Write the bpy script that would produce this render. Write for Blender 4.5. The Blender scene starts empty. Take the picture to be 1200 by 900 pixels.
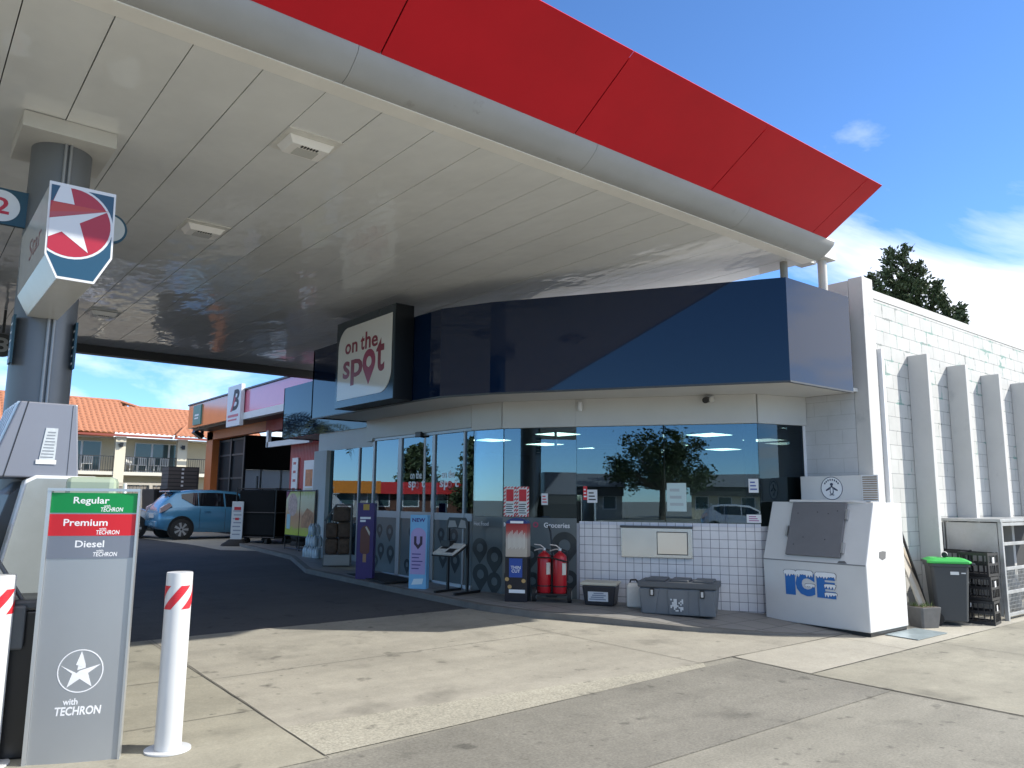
import bpy, bmesh, math, random
from mathutils import Vector, Matrix
R = math.radians
scn = bpy.context.scene
COL = scn.collection

# ------------------------------------------------------------------ camera
CAM_H = 1.6
yaw, pitch, roll = R(51.241), R(8.532), R(.524)
f = Vector((math.cos(pitch)*math.cos(yaw), math.cos(pitch)*math.sin(yaw), math.sin(pitch)))
r = Vector((math.sin(yaw), -math.cos(yaw), 0)); u = r.cross(f)
r2 = math.cos(roll)*r + math.sin(roll)*u; u2 = -math.sin(roll)*r + math.cos(roll)*u
cd = bpy.data.cameras.new("camera"); cam = bpy.data.objects.new("camera", cd); COL.objects.link(cam)
cam.matrix_world = Matrix(((r2.x, u2.x, -f.x, 0), (r2.y, u2.y, -f.y, 0), (r2.z, u2.z, -f.z, CAM_H), (0, 0, 0, 1)))
cd.sensor_width = 36; cd.lens = 900.09/1200*36; cd.clip_start = .05; cd.clip_end = 2000
scn.camera = cam

# ------------------------------------------------------------------ sun, sky, exposure
SUN = Vector((1.12, -.86, 1.0)).normalized()
sd = bpy.data.lights.new("sun", 'SUN'); sd.energy = 3.15; sd.angle = R(.53); sd.color = (1, .95, .85)
so = bpy.data.objects.new("sun", sd); COL.objects.link(so); so.rotation_euler = SUN.to_track_quat('Z', 'Y').to_euler()
w = bpy.data.worlds.new("World"); scn.world = w; w.use_nodes = True
nt = w.node_tree; nt.nodes.clear()
def wn(t, **k):
    n = nt.nodes.new(t)
    for a, b in k.items(): setattr(n, a, b)
    return n
out = wn('ShaderNodeOutputWorld'); bg = wn('ShaderNodeBackground'); sky = wn('ShaderNodeTexSky')
sky.sky_type = 'NISHITA'; sky.sun_disc = False
sky.sun_elevation = math.asin(SUN.z); sky.sun_rotation = math.atan2(SUN.x, SUN.y)
sky.air_density = .78; sky.dust_density = 0; sky.ozone_density = 3.5
bg.inputs[1].default_value = .112
tc = wn('ShaderNodeTexCoord'); sep = wn('ShaderNodeSeparateXYZ'); nt.links.new(tc.outputs['Generated'], sep.inputs[0])
def wm(op, a, b=None, clamp=False):
    n = wn('ShaderNodeMath', operation=op); n.use_clamp = clamp
    for i, q in enumerate((a, b)):
        if q is None: continue
        if isinstance(q, (int, float)): n.inputs[i].default_value = q
        else: nt.links.new(q, n.inputs[i])
    return n.outputs[0]
zz = wm('ADD', wm('MAXIMUM', sep.outputs[2], 0), .22)
cx = wm('DIVIDE', sep.outputs[0], zz); cy = wm('DIVIDE', sep.outputs[1], zz)
cmb = wn('ShaderNodeCombineXYZ'); nt.links.new(cx, cmb.inputs[0]); nt.links.new(cy, cmb.inputs[1])
nz = wn('ShaderNodeTexNoise'); nz.inputs['Scale'].default_value = 1.05; nz.inputs['Detail'].default_value = 9; nz.inputs['Roughness'].default_value = .58
nz.inputs['Distortion'].default_value = .35
mp = wn('ShaderNodeMapping'); mp.inputs['Location'].default_value = (3.3, 1.4, 0); mp.inputs['Scale'].default_value = (1, 1.15, 1)
nt.links.new(cmb.outputs[0], mp.inputs[0]); nt.links.new(mp.outputs[0], nz.inputs['Vector'])
low = wm('SUBTRACT', 1.0, wm('MULTIPLY', sep.outputs[2], 1.8), True)
bias = wm('ADD', wm('MULTIPLY', sep.outputs[0], .9), wm('MULTIPLY', sep.outputs[1], .1))
thr = wm('SUBTRACT', .66, wm('MULTIPLY', low, wm('ADD', .17, wm('MULTIPLY', bias, .39))))
# unseen white cloud added high behind the camera as neutral fill light
high = wm('MULTIPLY', wm('SUBTRACT', sep.outputs[2], .27), 4.0, True)
back = wm('MULTIPLY', wm('ADD', wm('ADD', wm('MULTIPLY', sep.outputs[0], -.63), wm('MULTIPLY', sep.outputs[1], -.78)), .35), 2.0, True)
thr = wm('SUBTRACT', thr, wm('MULTIPLY', wm('MULTIPLY', high, back), .36))
cf = wm('MULTIPLY', wm('SUBTRACT', nz.outputs[0], thr), 4.5, True)
cf = wm('MULTIPLY', cf, .86)
mx = wn('ShaderNodeMix', data_type='RGBA'); nt.links.new(cf, mx.inputs['Factor']); hue = wn('ShaderNodeMix', data_type='RGBA', blend_type='MULTIPLY'); hue.inputs['Factor'].default_value = 1; hue.inputs['B'].default_value = (.64, .85, 1.04, 1)
nt.links.new(sky.outputs[0], hue.inputs['A']); nt.links.new(hue.outputs['Result'], mx.inputs['A'])
mx.inputs['B'].default_value = (7.3, 7.3, 7.35, 1)
nt.links.new(mx.outputs['Result'], bg.inputs[0]); nt.links.new(bg.outputs[0], out.inputs[0])
scn.view_settings.view_transform = 'Standard'; scn.view_settings.look = 'None'
scn.view_settings.exposure = 1.17; scn.view_settings.gamma = 1
scn.render.engine = 'CYCLES'
scn.cycles.max_bounces = 8; scn.cycles.transparent_max_bounces = 12

# ------------------------------------------------------------------ materials
MATS = {}
def mat(name, col, rough=.5, metal=0, spec=.5, var=0, vs=3, bump=0, bs=20, coat=0, ior=1.5, emit=None, es=0, dark=None, dvs=1.5, dth=.62, rv=0):
    """principled material; var = brightness noise, dark = colour of irregular stains"""
    if name in MATS: return MATS[name]
    m = bpy.data.materials.new(name); m.use_nodes = True; t = m.node_tree; p = t.nodes['Principled BSDF']
    p.inputs['Base Color'].default_value = (*col, 1); p.inputs['Roughness'].default_value = rough; p.inputs['Metallic'].default_value = metal
    p.inputs['Specular IOR Level'].default_value = spec; p.inputs['IOR'].default_value = ior; p.inputs['Coat Weight'].default_value = coat
    p.inputs['Coat Roughness'].default_value = .04
    if emit: p.inputs['Emission Color'].default_value = (*emit, 1); p.inputs['Emission Strength'].default_value = es
    N = t.nodes.new; L = t.links.new
    if var or bump or dark or rv:
        c = N('ShaderNodeTexCoord')
    colout = None
    if var:
        n = N('ShaderNodeTexNoise'); n.inputs['Scale'].default_value = vs; n.inputs['Detail'].default_value = 8; n.inputs['Roughness'].default_value = .65; L(c.outputs['Object'], n.inputs['Vector'])
        rg = N('ShaderNodeMapRange'); rg.inputs[1].default_value = .25; rg.inputs[2].default_value = .75; rg.inputs[3].default_value = 1-var; rg.inputs[4].default_value = 1+var
        L(n.outputs[0], rg.inputs[0])
        mm = N('ShaderNodeMix'); mm.data_type = 'RGBA'; mm.blend_type = 'MULTIPLY'; mm.inputs['Factor'].default_value = 1; mm.inputs['A'].default_value = (*col, 1)
        L(rg.outputs[0], mm.inputs['B']); colout = mm.outputs['Result']
    if dark:
        n = N('ShaderNodeTexNoise'); n.inputs['Scale'].default_value = dvs; n.inputs['Detail'].default_value = 6; n.inputs['Roughness'].default_value = .6; L(c.outputs['Object'], n.inputs['Vector'])
        rg = N('ShaderNodeMapRange'); rg.inputs[1].default_value = dth; rg.inputs[2].default_value = dth+.1; L(n.outputs[0], rg.inputs[0])
        mm = N('ShaderNodeMix'); mm.data_type = 'RGBA'; L(rg.outputs[0], mm.inputs['Factor'])
        if colout: L(colout, mm.inputs['A'])
        else: mm.inputs['A'].default_value = (*col, 1)
        mm.inputs['B'].default_value = (*dark, 1); colout = mm.outputs['Result']
    if colout: L(colout, p.inputs['Base Color'])
    if rv:
        n = N('ShaderNodeTexNoise'); n.inputs['Scale'].default_value = vs*2; n.inputs['Detail'].default_value = 5; L(c.outputs['Object'], n.inputs['Vector'])
        rg = N('ShaderNodeMapRange'); rg.inputs[1].default_value = .3; rg.inputs[2].default_value = .7; rg.inputs[3].default_value = max(0, rough-rv); rg.inputs[4].default_value = rough+rv
        L(n.outputs[0], rg.inputs[0]); L(rg.outputs[0], p.inputs['Roughness'])
    if bump:
        n = N('ShaderNodeTexNoise'); n.inputs['Scale'].default_value = bs; n.inputs['Detail'].default_value = 6; L(c.outputs['Object'], n.inputs['Vector'])
        b = N('ShaderNodeBump'); b.inputs['Strength'].default_value = bump; b.inputs['Distance'].default_value = .02; L(n.outputs[0], b.inputs['Height']); L(b.outputs[0], p.inputs['Normal'])
    MATS[name] = m; return m

def glass(name, tint=(.5, .56, .56), base=.2, wav=.004):
    if name in MATS: return MATS[name]
    m = bpy.data.materials.new(name); m.use_nodes = True; t = m.node_tree; t.nodes.clear(); N = t.nodes.new; L = t.links.new
    o = N('ShaderNodeOutputMaterial'); mixs = N('ShaderNodeMixShader'); tr = N('ShaderNodeBsdfTransparent'); gl = N('ShaderNodeBsdfGlossy'); fr = N('ShaderNodeFresnel')
    tr.inputs[0].default_value = (*tint, 1); gl.inputs['Roughness'].default_value = 0.004; fr.inputs[0].default_value = 1.5
    gl.inputs[0].default_value = (.66, .85, 1, 1)
    a = N('ShaderNodeMath'); a.operation = 'ADD'; a.use_clamp = True; a.inputs[1].default_value = base; L(fr.outputs[0], a.inputs[0])
    c = N('ShaderNodeTexCoord'); n = N('ShaderNodeTexNoise'); n.inputs['Scale'].default_value = .9; n.inputs['Detail'].default_value = 1; L(c.outputs['Object'], n.inputs['Vector'])
    b = N('ShaderNodeBump'); b.inputs['Strength'].default_value = .12; b.inputs['Distance'].default_value = wav; L(n.outputs[0], b.inputs['Height']); L(b.outputs[0], gl.inputs['Normal'])
    L(a.outputs[0], mixs.inputs[0]); L(tr.outputs[0], mixs.inputs[1]); L(gl.outputs[0], mixs.inputs[2]); L(mixs.outputs[0], o.inputs[0])
    MATS[name] = m; return m

WHITE = mat('white_paint', (.68, .69, .70), .45, var=.05, vs=2)
CREAM = mat('cream_paint', (.60, .60, .57), .5, var=.06, vs=1.2, bump=.02, bs=60)
BLACK = mat('black_plastic', (.012, .012, .013), .4)
BLACKM = mat('black_metal', (.015, .015, .016), .35, metal=.2)
RUBBER = mat('rubber', (.018, .018, .018), .8, bump=.1, bs=80)
CHROME = mat('bare_steel', (.62, .62, .6), .25, metal=1, var=.08)
ALU = mat('aluminium', (.55, .56, .57), .4, metal=.85)
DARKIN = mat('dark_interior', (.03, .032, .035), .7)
TXW = mat('white_lettering', (.82, .82, .82), .5)
TXK = mat('black_lettering', (.02, .02, .022), .5)
NAVY = mat('navy_gloss_panel', (.003, .012, .038), .03, spec=.5, ior=1.5, bump=.015, bs=1.3)
RED = mat('red_gloss', (.5, .015, .02), .35)

def brick_mat(name, col, mortar, bw, bh, msize, ax=('X', 'Z'), rough=.7, var=.06, off=.5, flakes=None, smooth=.1, bump=.4):
    """blocks, tiles or planks laid out in object space on two of its axes"""
    if name in MATS: return MATS[name]
    m = bpy.data.materials.new(name); m.use_nodes = True; t = m.node_tree; p = t.nodes['Principled BSDF']; N = t.nodes.new; L = t.links.new
    c = N('ShaderNodeTexCoord'); s = N('ShaderNodeSeparateXYZ'); cb = N('ShaderNodeCombineXYZ'); L(c.outputs['Object'], s.inputs[0])
    L(s.outputs['XYZ'.index(ax[0])], cb.inputs[0]); L(s.outputs['XYZ'.index(ax[1])], cb.inputs[1])
    b = N('ShaderNodeTexBrick'); b.offset = off; L(cb.outputs[0], b.inputs['Vector'])
    b.inputs['Color1'].default_value = (*[k*(1-var) for k in col], 1); b.inputs['Color2'].default_value = (*[min(1, k*(1+var)) for k in col], 1); b.inputs['Mortar'].default_value = (*mortar, 1)
    b.inputs['Scale'].default_value = 1; b.inputs['Brick Width'].default_value = bw; b.inputs['Row Height'].default_value = bh; b.inputs['Mortar Size'].default_value = msize; b.inputs['Mortar Smooth'].default_value = smooth
    cur = b.outputs['Color']
    n = N('ShaderNodeTexNoise'); n.inputs['Scale'].default_value = 3; n.inputs['Detail'].default_value = 9; n.inputs['Roughness'].default_value = .7; L(c.outputs['Object'], n.inputs['Vector'])
    rg = N('ShaderNodeMapRange'); rg.inputs[1].default_value = .3; rg.inputs[2].default_value = .7; rg.inputs[3].default_value = .9; rg.inputs[4].default_value = 1.06; L(n.outputs[0], rg.inputs[0])
    mm = N('ShaderNodeMix'); mm.data_type = 'RGBA'; mm.blend_type = 'MULTIPLY'; mm.inputs['Factor'].default_value = 1; L(cur, mm.inputs['A']); L(rg.outputs[0], mm.inputs['B']); cur = mm.outputs['Result']
    hgt = b.outputs['Fac']
    if flakes:
        b2 = N('ShaderNodeTexBrick'); b2.offset = off; L(cb.outputs[0], b2.inputs['Vector']); b2.inputs['Scale'].default_value = 1; b2.inputs['Brick Width'].default_value = bw; b2.inputs['Row Height'].default_value = bh; b2.inputs['Mortar Size'].default_value = .03; b2.inputs['Mortar Smooth'].default_value = 1
        zr = N('ShaderNodeMapRange'); zr.inputs[1].default_value = 1.2; zr.inputs[2].default_value = 3.7; L(s.outputs[2], zr.inputs[0])
        for (fc, sc, th, seed) in flakes:
            mp_ = N('ShaderNodeMapping'); mp_.inputs['Location'].default_value = (seed, seed*.7, seed*1.3); L(c.outputs['Object'], mp_.inputs[0])
            n2 = N('ShaderNodeTexNoise'); n2.inputs['Scale'].default_value = sc; n2.inputs['Detail'].default_value = 8; n2.inputs['Roughness'].default_value = .65; L(mp_.outputs[0], n2.inputs['Vector'])
            a1 = N('ShaderNodeMath'); a1.operation = 'MULTIPLY_ADD'; L(b2.outputs['Fac'], a1.inputs[0]); a1.inputs[1].default_value = .13; L(n2.outputs[0], a1.inputs[2])
            a2 = N('ShaderNodeMath'); a2.operation = 'MULTIPLY_ADD'; L(zr.outputs[0], a2.inputs[0]); a2.inputs[1].default_value = .09; L(a1.outputs[0], a2.inputs[2])
            ra = N('ShaderNodeMapRange'); ra.inputs[1].default_value = th; ra.inputs[2].default_value = th+.012; L(a2.outputs[0], ra.inputs[0])
            m3 = N('ShaderNodeMix'); m3.data_type = 'RGBA'; L(ra.outputs[0], m3.inputs['Factor']); L(cur, m3.inputs['A']); m3.inputs['B'].default_value = (*fc, 1); cur = m3.outputs['Result']
    L(cur, p.inputs['Base Color']); p.inputs['Roughness'].default_value = rough
    bm_ = N('ShaderNodeBump'); bm_.invert = True; bm_.inputs['Strength'].default_value = bump; bm_.inputs['Distance'].default_value = .01; L(hgt, bm_.inputs['Height']); L(bm_.outputs[0], p.inputs['Normal'])
    MATS[name] = m; return m

def frosted(name, col):
    m = bpy.data.materials.new(name); m.use_nodes = True; t = m.node_tree; t.nodes.clear(); o = t.nodes.new('ShaderNodeOutputMaterial'); b = t.nodes.new('ShaderNodeBsdfTranslucent'); b.inputs[0].default_value = (*col, 1); t.links.new(b.outputs[0], o.inputs[0]); MATS[name] = m; return m
# ------------------------------------------------------------------ mesh helpers
class MB:
    def __init__(s): s.v = []; s.f = []; s.fm = []; s.mi = 0; s.M = None
    def pts(s, L):
        i = len(s.v)
        for p in L:
            p = Vector(p)
            s.v.append(s.M @ p if s.M else p)
        return i
    def face(s, ids): s.f.append(tuple(ids)); s.fm.append(s.mi)
    def poly(s, P): i = s.pts(P); s.face(range(i, i+len(P)))
    def box(s, x0, y0, z0, x1, y1, z1):
        i = s.pts([(x0, y0, z0), (x1, y0, z0), (x1, y1, z0), (x0, y1, z0), (x0, y0, z1), (x1, y0, z1), (x1, y1, z1), (x0, y1, z1)])
        for q in ((3, 2, 1, 0), (4, 5, 6, 7), (0, 1, 5, 4), (1, 2, 6, 5), (2, 3, 7, 6), (3, 0, 4, 7)): s.face([i+k for k in q])
        return s
    def prism(s, P, a, b, ax='z'):
        n = len(P)
        def q(p, t): return {'z': (p[0], p[1], t), 'y': (p[0], t, p[1]), 'x': (t, p[0], p[1])}[ax]
        i = s.pts([q(p, a) for p in P]); j = s.pts([q(p, b) for p in P])
        s.face(list(range(i+n-1, i-1, -1))); s.face(range(j, j+n))
        for k in range(n): s.face((i+k, i+(k+1) % n, j+(k+1) % n, j+k))
        return s
    def loft(s, rings, cap=True, closed=True):
        idx = [s.pts(rg) for rg in rings]; n = len(rings[0])
        for a, b in zip(idx, idx[1:]):
            for k in range(n if closed else n-1): s.face((a+k, a+(k+1) % n, b+(k+1) % n, b+k))
        if cap: s.face([idx[0]+k for k in range(n)][::-1]); s.face([idx[-1]+k for k in range(n)])
        return s
    def tube(s, P, rad, n=8, cap=True):
        P = [Vector(p) for p in P]; rings = []
        rr = rad if isinstance(rad, (list, tuple)) else [rad]*len(P)
        for i, p in enumerate(P):
            d = (P[min(i+1, len(P)-1)]-P[max(i-1, 0)]).normalized()
            a = d.orthogonal() if abs(d.z) > .95 else d.cross(Vector((0, 0, 1))); a.normalize()
            if abs(d.z) > .95: a = (Vector((1, 0, 0))-d*d.x).normalized()
            b = d.cross(a)
            rings.append([p+rr[i]*(a*math.cos(2*math.pi*k/n)+b*math.sin(2*math.pi*k/n)) for k in range(n)])
        return s.loft(rings, cap)
    def lathe(s, prof, c=(0, 0, 0), n=24):
        return s.loft([[(c[0]+rr*math.cos(2*math.pi*k/n), c[1]+rr*math.sin(2*math.pi*k/n), c[2]+z) for k in range(n)] for rr, z in prof])
    def build(s, name, mats, parent=None, world=False, smooth=None, bevel=0, kind=None, noflip=False):
        me = bpy.data.meshes.new(name); me.from_pydata([tuple(v) for v in s.v], [], s.f)
        mats = mats if isinstance(mats, (list, tuple)) else [mats]
        for m in mats: me.materials.append(m)
        me.polygons.foreach_set('material_index', s.fm)
        if not noflip:
            b = bmesh.new(); b.from_mesh(me); bmesh.ops.recalc_face_normals(b, faces=b.faces); b.to_mesh(me); b.free()
        if smooth is not None:
            me.polygons.foreach_set('use_smooth', [True]*len(me.polygons)); me.set_sharp_from_angle(angle=R(smooth))
        me.update()
        return link(name, me, parent, world, bevel, kind)

def link(name, me, parent=None, world=False, bevel=0, kind=None):
    o = bpy.data.objects.new(name, me); COL.objects.link(o)
    if parent is not None:
        o.parent = parent
        if world: o.matrix_parent_inverse = Matrix.LocRotScale(parent.location, parent.rotation_euler, None).inverted()
    if bevel:
        md = o.modifiers.new('bevel', 'BEVEL'); md.width = bevel; md.segments = 2; md.limit_method = 'ANGLE'; md.angle_limit = R(40)
    if kind: o['kind'] = kind
    return o
def thing(name, label, cat, loc=(0, 0, 0), rotz=0, group=None):
    o = bpy.data.objects.new(name, None); COL.objects.link(o); o.location = loc; o.rotation_euler = (0, 0, rotz); o.empty_display_size = .1
    return tag(o, label, cat, group)
def tag(o, label, cat, group=None):
    o['label'] = label; o['category'] = cat
    if group: o['group'] = group
    return o
def dup(root, loc, rotz=None, label=None):
    def cp(o, par):
        c = o.copy(); COL.objects.link(c)
        if par is not None: c.parent = par
        for ch in list(o.children): cp(ch, c)
        return c
    c = cp(root, None); c.location = loc
    if rotz is not None: c.rotation_euler = (0, 0, rotz)
    if label: c['label'] = label
    return c
def box(name, m, parent, a, b, world=False, bevel=0): return MB().box(*a, *b).build(name, m, parent, world, bevel=bevel)
def clip(P, Q):
    """clip polygon P by convex counter-clockwise polygon Q"""
    outp = list(P)
    for i in range(len(Q)):
        a, b = Q[i], Q[(i+1) % len(Q)]; inp = outp; outp = []
        side = lambda p: (b[0]-a[0])*(p[1]-a[1])-(b[1]-a[1])*(p[0]-a[0])
        for k in range(len(inp)):
            p, q = inp[k], inp[(k+1) % len(inp)]; sp, sq = side(p), side(q)
            if sp >= 0: outp.append(p)
            if (sp >= 0) != (sq >= 0):
                tt = sp/(sp-sq); outp.append((p[0]+tt*(q[0]-p[0]), p[1]+tt*(q[1]-p[1])))
    return outp
def text(s, name, m, parent, x0, z0, x1, z1, y=0, bold=0, depth=.002, shear=0, world=False, plane=None, space=1.0, spin=0):
    """lettering fitted into x0..x1, z0..z1 on the local plane y, read from -y (or mapped by plane(x, z, d))"""
    cu = bpy.data.curves.new('lettering', 'FONT'); cu.body = s; cu.size = 1; cu.offset = bold; cu.shear = shear; cu.space_character = space; cu.space_line = .85; cu.align_x = 'CENTER'; cu.resolution_u = 3
    to = bpy.data.objects.new('lettering', cu); COL.objects.link(to); dg = bpy.context.evaluated_depsgraph_get(); dg.update()
    me = bpy.data.meshes.new_from_object(to.evaluated_get(dg)); COL.objects.unlink(to); bpy.data.objects.remove(to)
    xs = [v.co.x for v in me.vertices]; ys = [v.co.y for v in me.vertices]
    ax, bx, ay, by = min(xs), max(xs), min(ys), max(ys)
    b = bmesh.new(); b.from_mesh(me); bmesh.ops.remove_doubles(b, verts=b.verts, dist=1e-5)
    ret = bmesh.ops.extrude_face_region(b, geom=list(b.faces)); ev = [e for e in ret['geom'] if isinstance(e, bmesh.types.BMVert)]
    for v in ev: v.co.z = 1
    pl = plane or (lambda X, Z, D: (X, y-D, Z))
    for v in b.verts:
        X = x0+(v.co.x-ax)/(bx-ax)*(x1-x0); Z = z0+(v.co.y-ay)/(by-ay)*(z1-z0)
        v.co = pl(X, Z, depth if v.co.z > .5 else 0)
    bmesh.ops.recalc_face_normals(b, faces=b.faces)
    me2 = bpy.data.meshes.new(name); b.to_mesh(me2); b.free(); me2.materials.append(m); me2.polygons.foreach_set('use_smooth', [False]*len(me2.polygons))
    return link(name, me2, parent, world)
def flat(name, P, m, parent, y, d=.002, world=False):
    """thin raised shape P=[(x,z)] on local plane y, standing out towards -y"""
    return MB().prism(P, y-d, y, 'y').build(name, m, parent, world)
def circ(cx, cz, rr, n=40, a0=0, a1=2*math.pi):
    return [(cx+rr*math.cos(a0+(a1-a0)*k/n), cz+rr*math.sin(a0+(a1-a0)*k/n)) for k in range(n)]
def ringmb(cx, cz, r0, r1, y, d=.002, n=40):
    m = MB(); rings = []
    for k in range(n+1):
        a = 2*math.pi*k/n; c, s_ = math.cos(a), math.sin(a)
        rings.append([(cx+r0*c, y, cz+r0*s_), (cx+r1*c, y, cz+r1*s_), (cx+r1*c, y-d, cz+r1*s_), (cx+r0*c, y-d, cz+r0*s_)])
    return m.loft(rings, cap=False)
def starpts(cx, cz, ro, ri, n=5, a0=math.pi/2): return [(cx+(ro if k % 2 == 0 else ri)*math.cos(a0+k*math.pi/n), cz+(ro if k % 2 == 0 else ri)*math.sin(a0+k*math.pi/n)) for k in range(2*n)]
def gz(Y): return .02*min(max(Y-4, 0), 17)

# ------------------------------------------------------------------ ground
def concrete(name, col, var, spots=True, agg=0, rough=.85):
    if name in MATS: return MATS[name]
    m = bpy.data.materials.new(name); m.use_nodes = True; t = m.node_tree; p = t.nodes['Principled BSDF']; N = t.nodes.new; L = t.links.new
    c = N('ShaderNodeTexCoord')
    def noise(sc, det=6, ro=.6, loc=0):
        n = N('ShaderNodeTexNoise'); n.inputs['Scale'].default_value = sc; n.inputs['Detail'].default_value = det; n.inputs['Roughness'].default_value = ro
        if loc:
            q = N('ShaderNodeMapping'); q.inputs['Location'].default_value = (loc, loc, 0); L(c.outputs['Object'], q.inputs[0]); L(q.outputs[0], n.inputs['Vector'])
        else: L(c.outputs['Object'], n.inputs['Vector'])
        return n.outputs[0]
    def rng(x, a, b, lo, hi):
        q = N('ShaderNodeMapRange'); q.inputs[1].default_value = a; q.inputs[2].default_value = b; q.inputs[3].default_value = lo; q.inputs[4].default_value = hi; L(x, q.inputs[0]); return q.outputs[0]
    def mul(a, b):
        q = N('ShaderNodeMath'); q.operation = 'MULTIPLY'; L(a, q.inputs[0]); L(b, q.inputs[1]); return q.outputs[0]
    fac = rng(noise(.8, 8, .65), .3, .7, 1-var, 1+var)
    fac = mul(fac, rng(noise(55, 4, .7), .25, .75, .84-agg, 1.14+agg))
    fac = mul(fac, rng(noise(9, 6, .7, 4), .3, .7, .92, 1.06))
    if spots:
        fac = mul(fac, rng(noise(4.2, 3, .45, 7), .66, .72, 1, .62))
        fac = mul(fac, rng(noise(1.3, 5, .6, 2), .57, .72, 1, .68))
        v = N('ShaderNodeTexVoronoi'); v.inputs['Scale'].default_value = 2.3; L(c.outputs['Object'], v.inputs['Vector'])
        fac = mul(fac, rng(v.outputs['Distance'], .03, .07, .7, 1))
        v2 = N('ShaderNodeTexVoronoi'); v2.inputs['Scale'].default_value = 6.5; v2.inputs['Randomness'].default_value = 1; L(c.outputs['Object'], v2.inputs['Vector'])
        pm = rng(noise(.55, 3, .5, 11), .42, .6, 0, 1); sp = rng(v2.outputs['Distance'], .05, .14, 1, 0); q = mul(pm, sp)
        fac = mul(fac, rng(q, 0, 1, 1, .5))
        st = N('ShaderNodeMapping'); st.inputs['Scale'].default_value = (.35, 2.6, 1); st.inputs['Rotation'].default_value = (0, 0, .25); L(c.outputs['Object'], st.inputs[0])
        n5 = N('ShaderNodeTexNoise'); n5.inputs['Scale'].default_value = 1.1; n5.inputs['Detail'].default_value = 5; L(st.outputs[0], n5.inputs['Vector']); fac = mul(fac, rng(n5.outputs[0], .35, .68, 1.04, .9))
    mm = N('ShaderNodeMix'); mm.data_type = 'RGBA'; mm.blend_type = 'MULTIPLY'; mm.inputs['Factor'].default_value = 1; mm.inputs['A'].default_value = (*col, 1); L(fac, mm.inputs['B']); L(mm.outputs['Result'], p.inputs['Base Color'])
    p.inputs['Roughness'].default_value = rough
    b = N('ShaderNodeBump'); b.inputs['Strength'].default_value = .35; b.inputs['Distance'].default_value = .006; L(noise(120, 3, .7), b.inputs['Height']); L(b.outputs[0], p.inputs['Normal'])
    MATS[name] = m; return m
CONC = concrete('concrete_apron', (.30, .283, .238), .15)
CONC2 = concrete('concrete_slab', (.345, .326, .275), .13, spots=False)
CONC3 = concrete('concrete_worn', (.27, .256, .205), .18)
AGG = concrete('exposed_aggregate', (.32, .305, .25), .1, agg=.3)
ASPH = concrete('asphalt_patch', (.19, .182, .155), .17, agg=.2)
ASPHW = concrete('asphalt_worn', (.235, .225, .188), .15, agg=.18)
ASPH_SHADE = concrete('asphalt_shade_dark', (.055, .055, .057), .22, agg=.05)
PAVE = mat('walkway_tiles', (.16, .16, .16), .55, var=.15, vs=2)
JOINT = mat('joint_filler', (.10, .093, .08), .9)
def sheet(name, P, off, m, label_kind='structure'):
    b = MB(); big = 3000
    for y0, y1 in ((-big, 4), (4, 21), (21, big)):
        q = clip(P, [(-big, y0), (big, y0), (big, y1), (-big, y1)])
        if len(q) >= 3: b.poly([(x, y, gz(y)+off) for x, y in q])
    o = b.build(name, m, kind=label_kind, noflip=True)
    for p in o.data.polygons:
        if p.normal.z < 0: p.flip()
    return o
def rect(x0, y0, x1, y1): return [(x0, y0), (x1, y0), (x1, y1), (x0, y1)]
sheet('ground', rect(-600, -600, 600, 600), 0, ASPHW)
sheet('asphalt_shade_sheet', rect(-12, 8.9, 16, 60), .004, ASPH_SHADE)  # dark asphalt, near edge set to paint the canopy's shade darker
sheet('forecourt_concrete', rect(2.28, 4.97, 9.9, 8.9), .004, CONC)
sheet('pump_lane_concrete', rect(-9, 4.62, 2.266, 8.9), .004, CONC3)
sheet('aggregate_strip', [(2.28, 4.66), (3.4, 4.70), (6.3, 4.83), (6.42, 4.95), (5.0, 5.06), (3.3, 5.24), (2.28, 5.33)], .006, AGG)
sheet('asphalt_strip', [(-9, 3.33), (6.88, 3.33), (6.9, 4.83), (6.41, 4.83), (5.2, 4.79), (3.4, 4.68), (2.06, 4.56), (-9, 4.4)], .004, ASPH)
sheet('pale_slab', [(6.91, 4.1), (11.5, 4.1), (11.5, 4.955), (6.91, 4.955)], .004, CONC2)
sheet('side_concrete', rect(6.91, 2.3, 60, 4.09), .004, CONC3)
sheet('side_yard', rect(11.5, 4.1, 60, 5.1), .004, CONC2)
sheet('workshop_apron', [(6.45, 19.3), (9.2, 17.0), (9.2, 40), (5.2, 40), (6.1, 24.5)], .008, CONC2)
jb = MB()
def joint(x0, y0, x1, y1, wd=.007):
    d = Vector((x1-x0, y1-y0)).normalized(); n = Vector((-d.y, d.x))*wd/2; seg = [(x0, y0)]
    L = math.hypot(x1-x0, y1-y0); k = max(1, int(L/.25)); rnd = random.Random(int(x0*100+y0*7))
    P = []
    for i in range(k+1):
        t = i/k; j = rnd.uniform(-.006, .006); P.append((x0+(x1-x0)*t+n.x/wd*j*2, y0+(y1-y0)*t+n.y/wd*j*2))
    for a, b in zip(P, P[1:]):
        q = [(a[0]-n.x, a[1]-n.y), (b[0]-n.x, b[1]-n.y), (b[0]+n.x, b[1]+n.y), (a[0]+n.x, a[1]+n.y)]
        jb.poly([(x, y, gz(y)+.008) for x, y in q])
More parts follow.
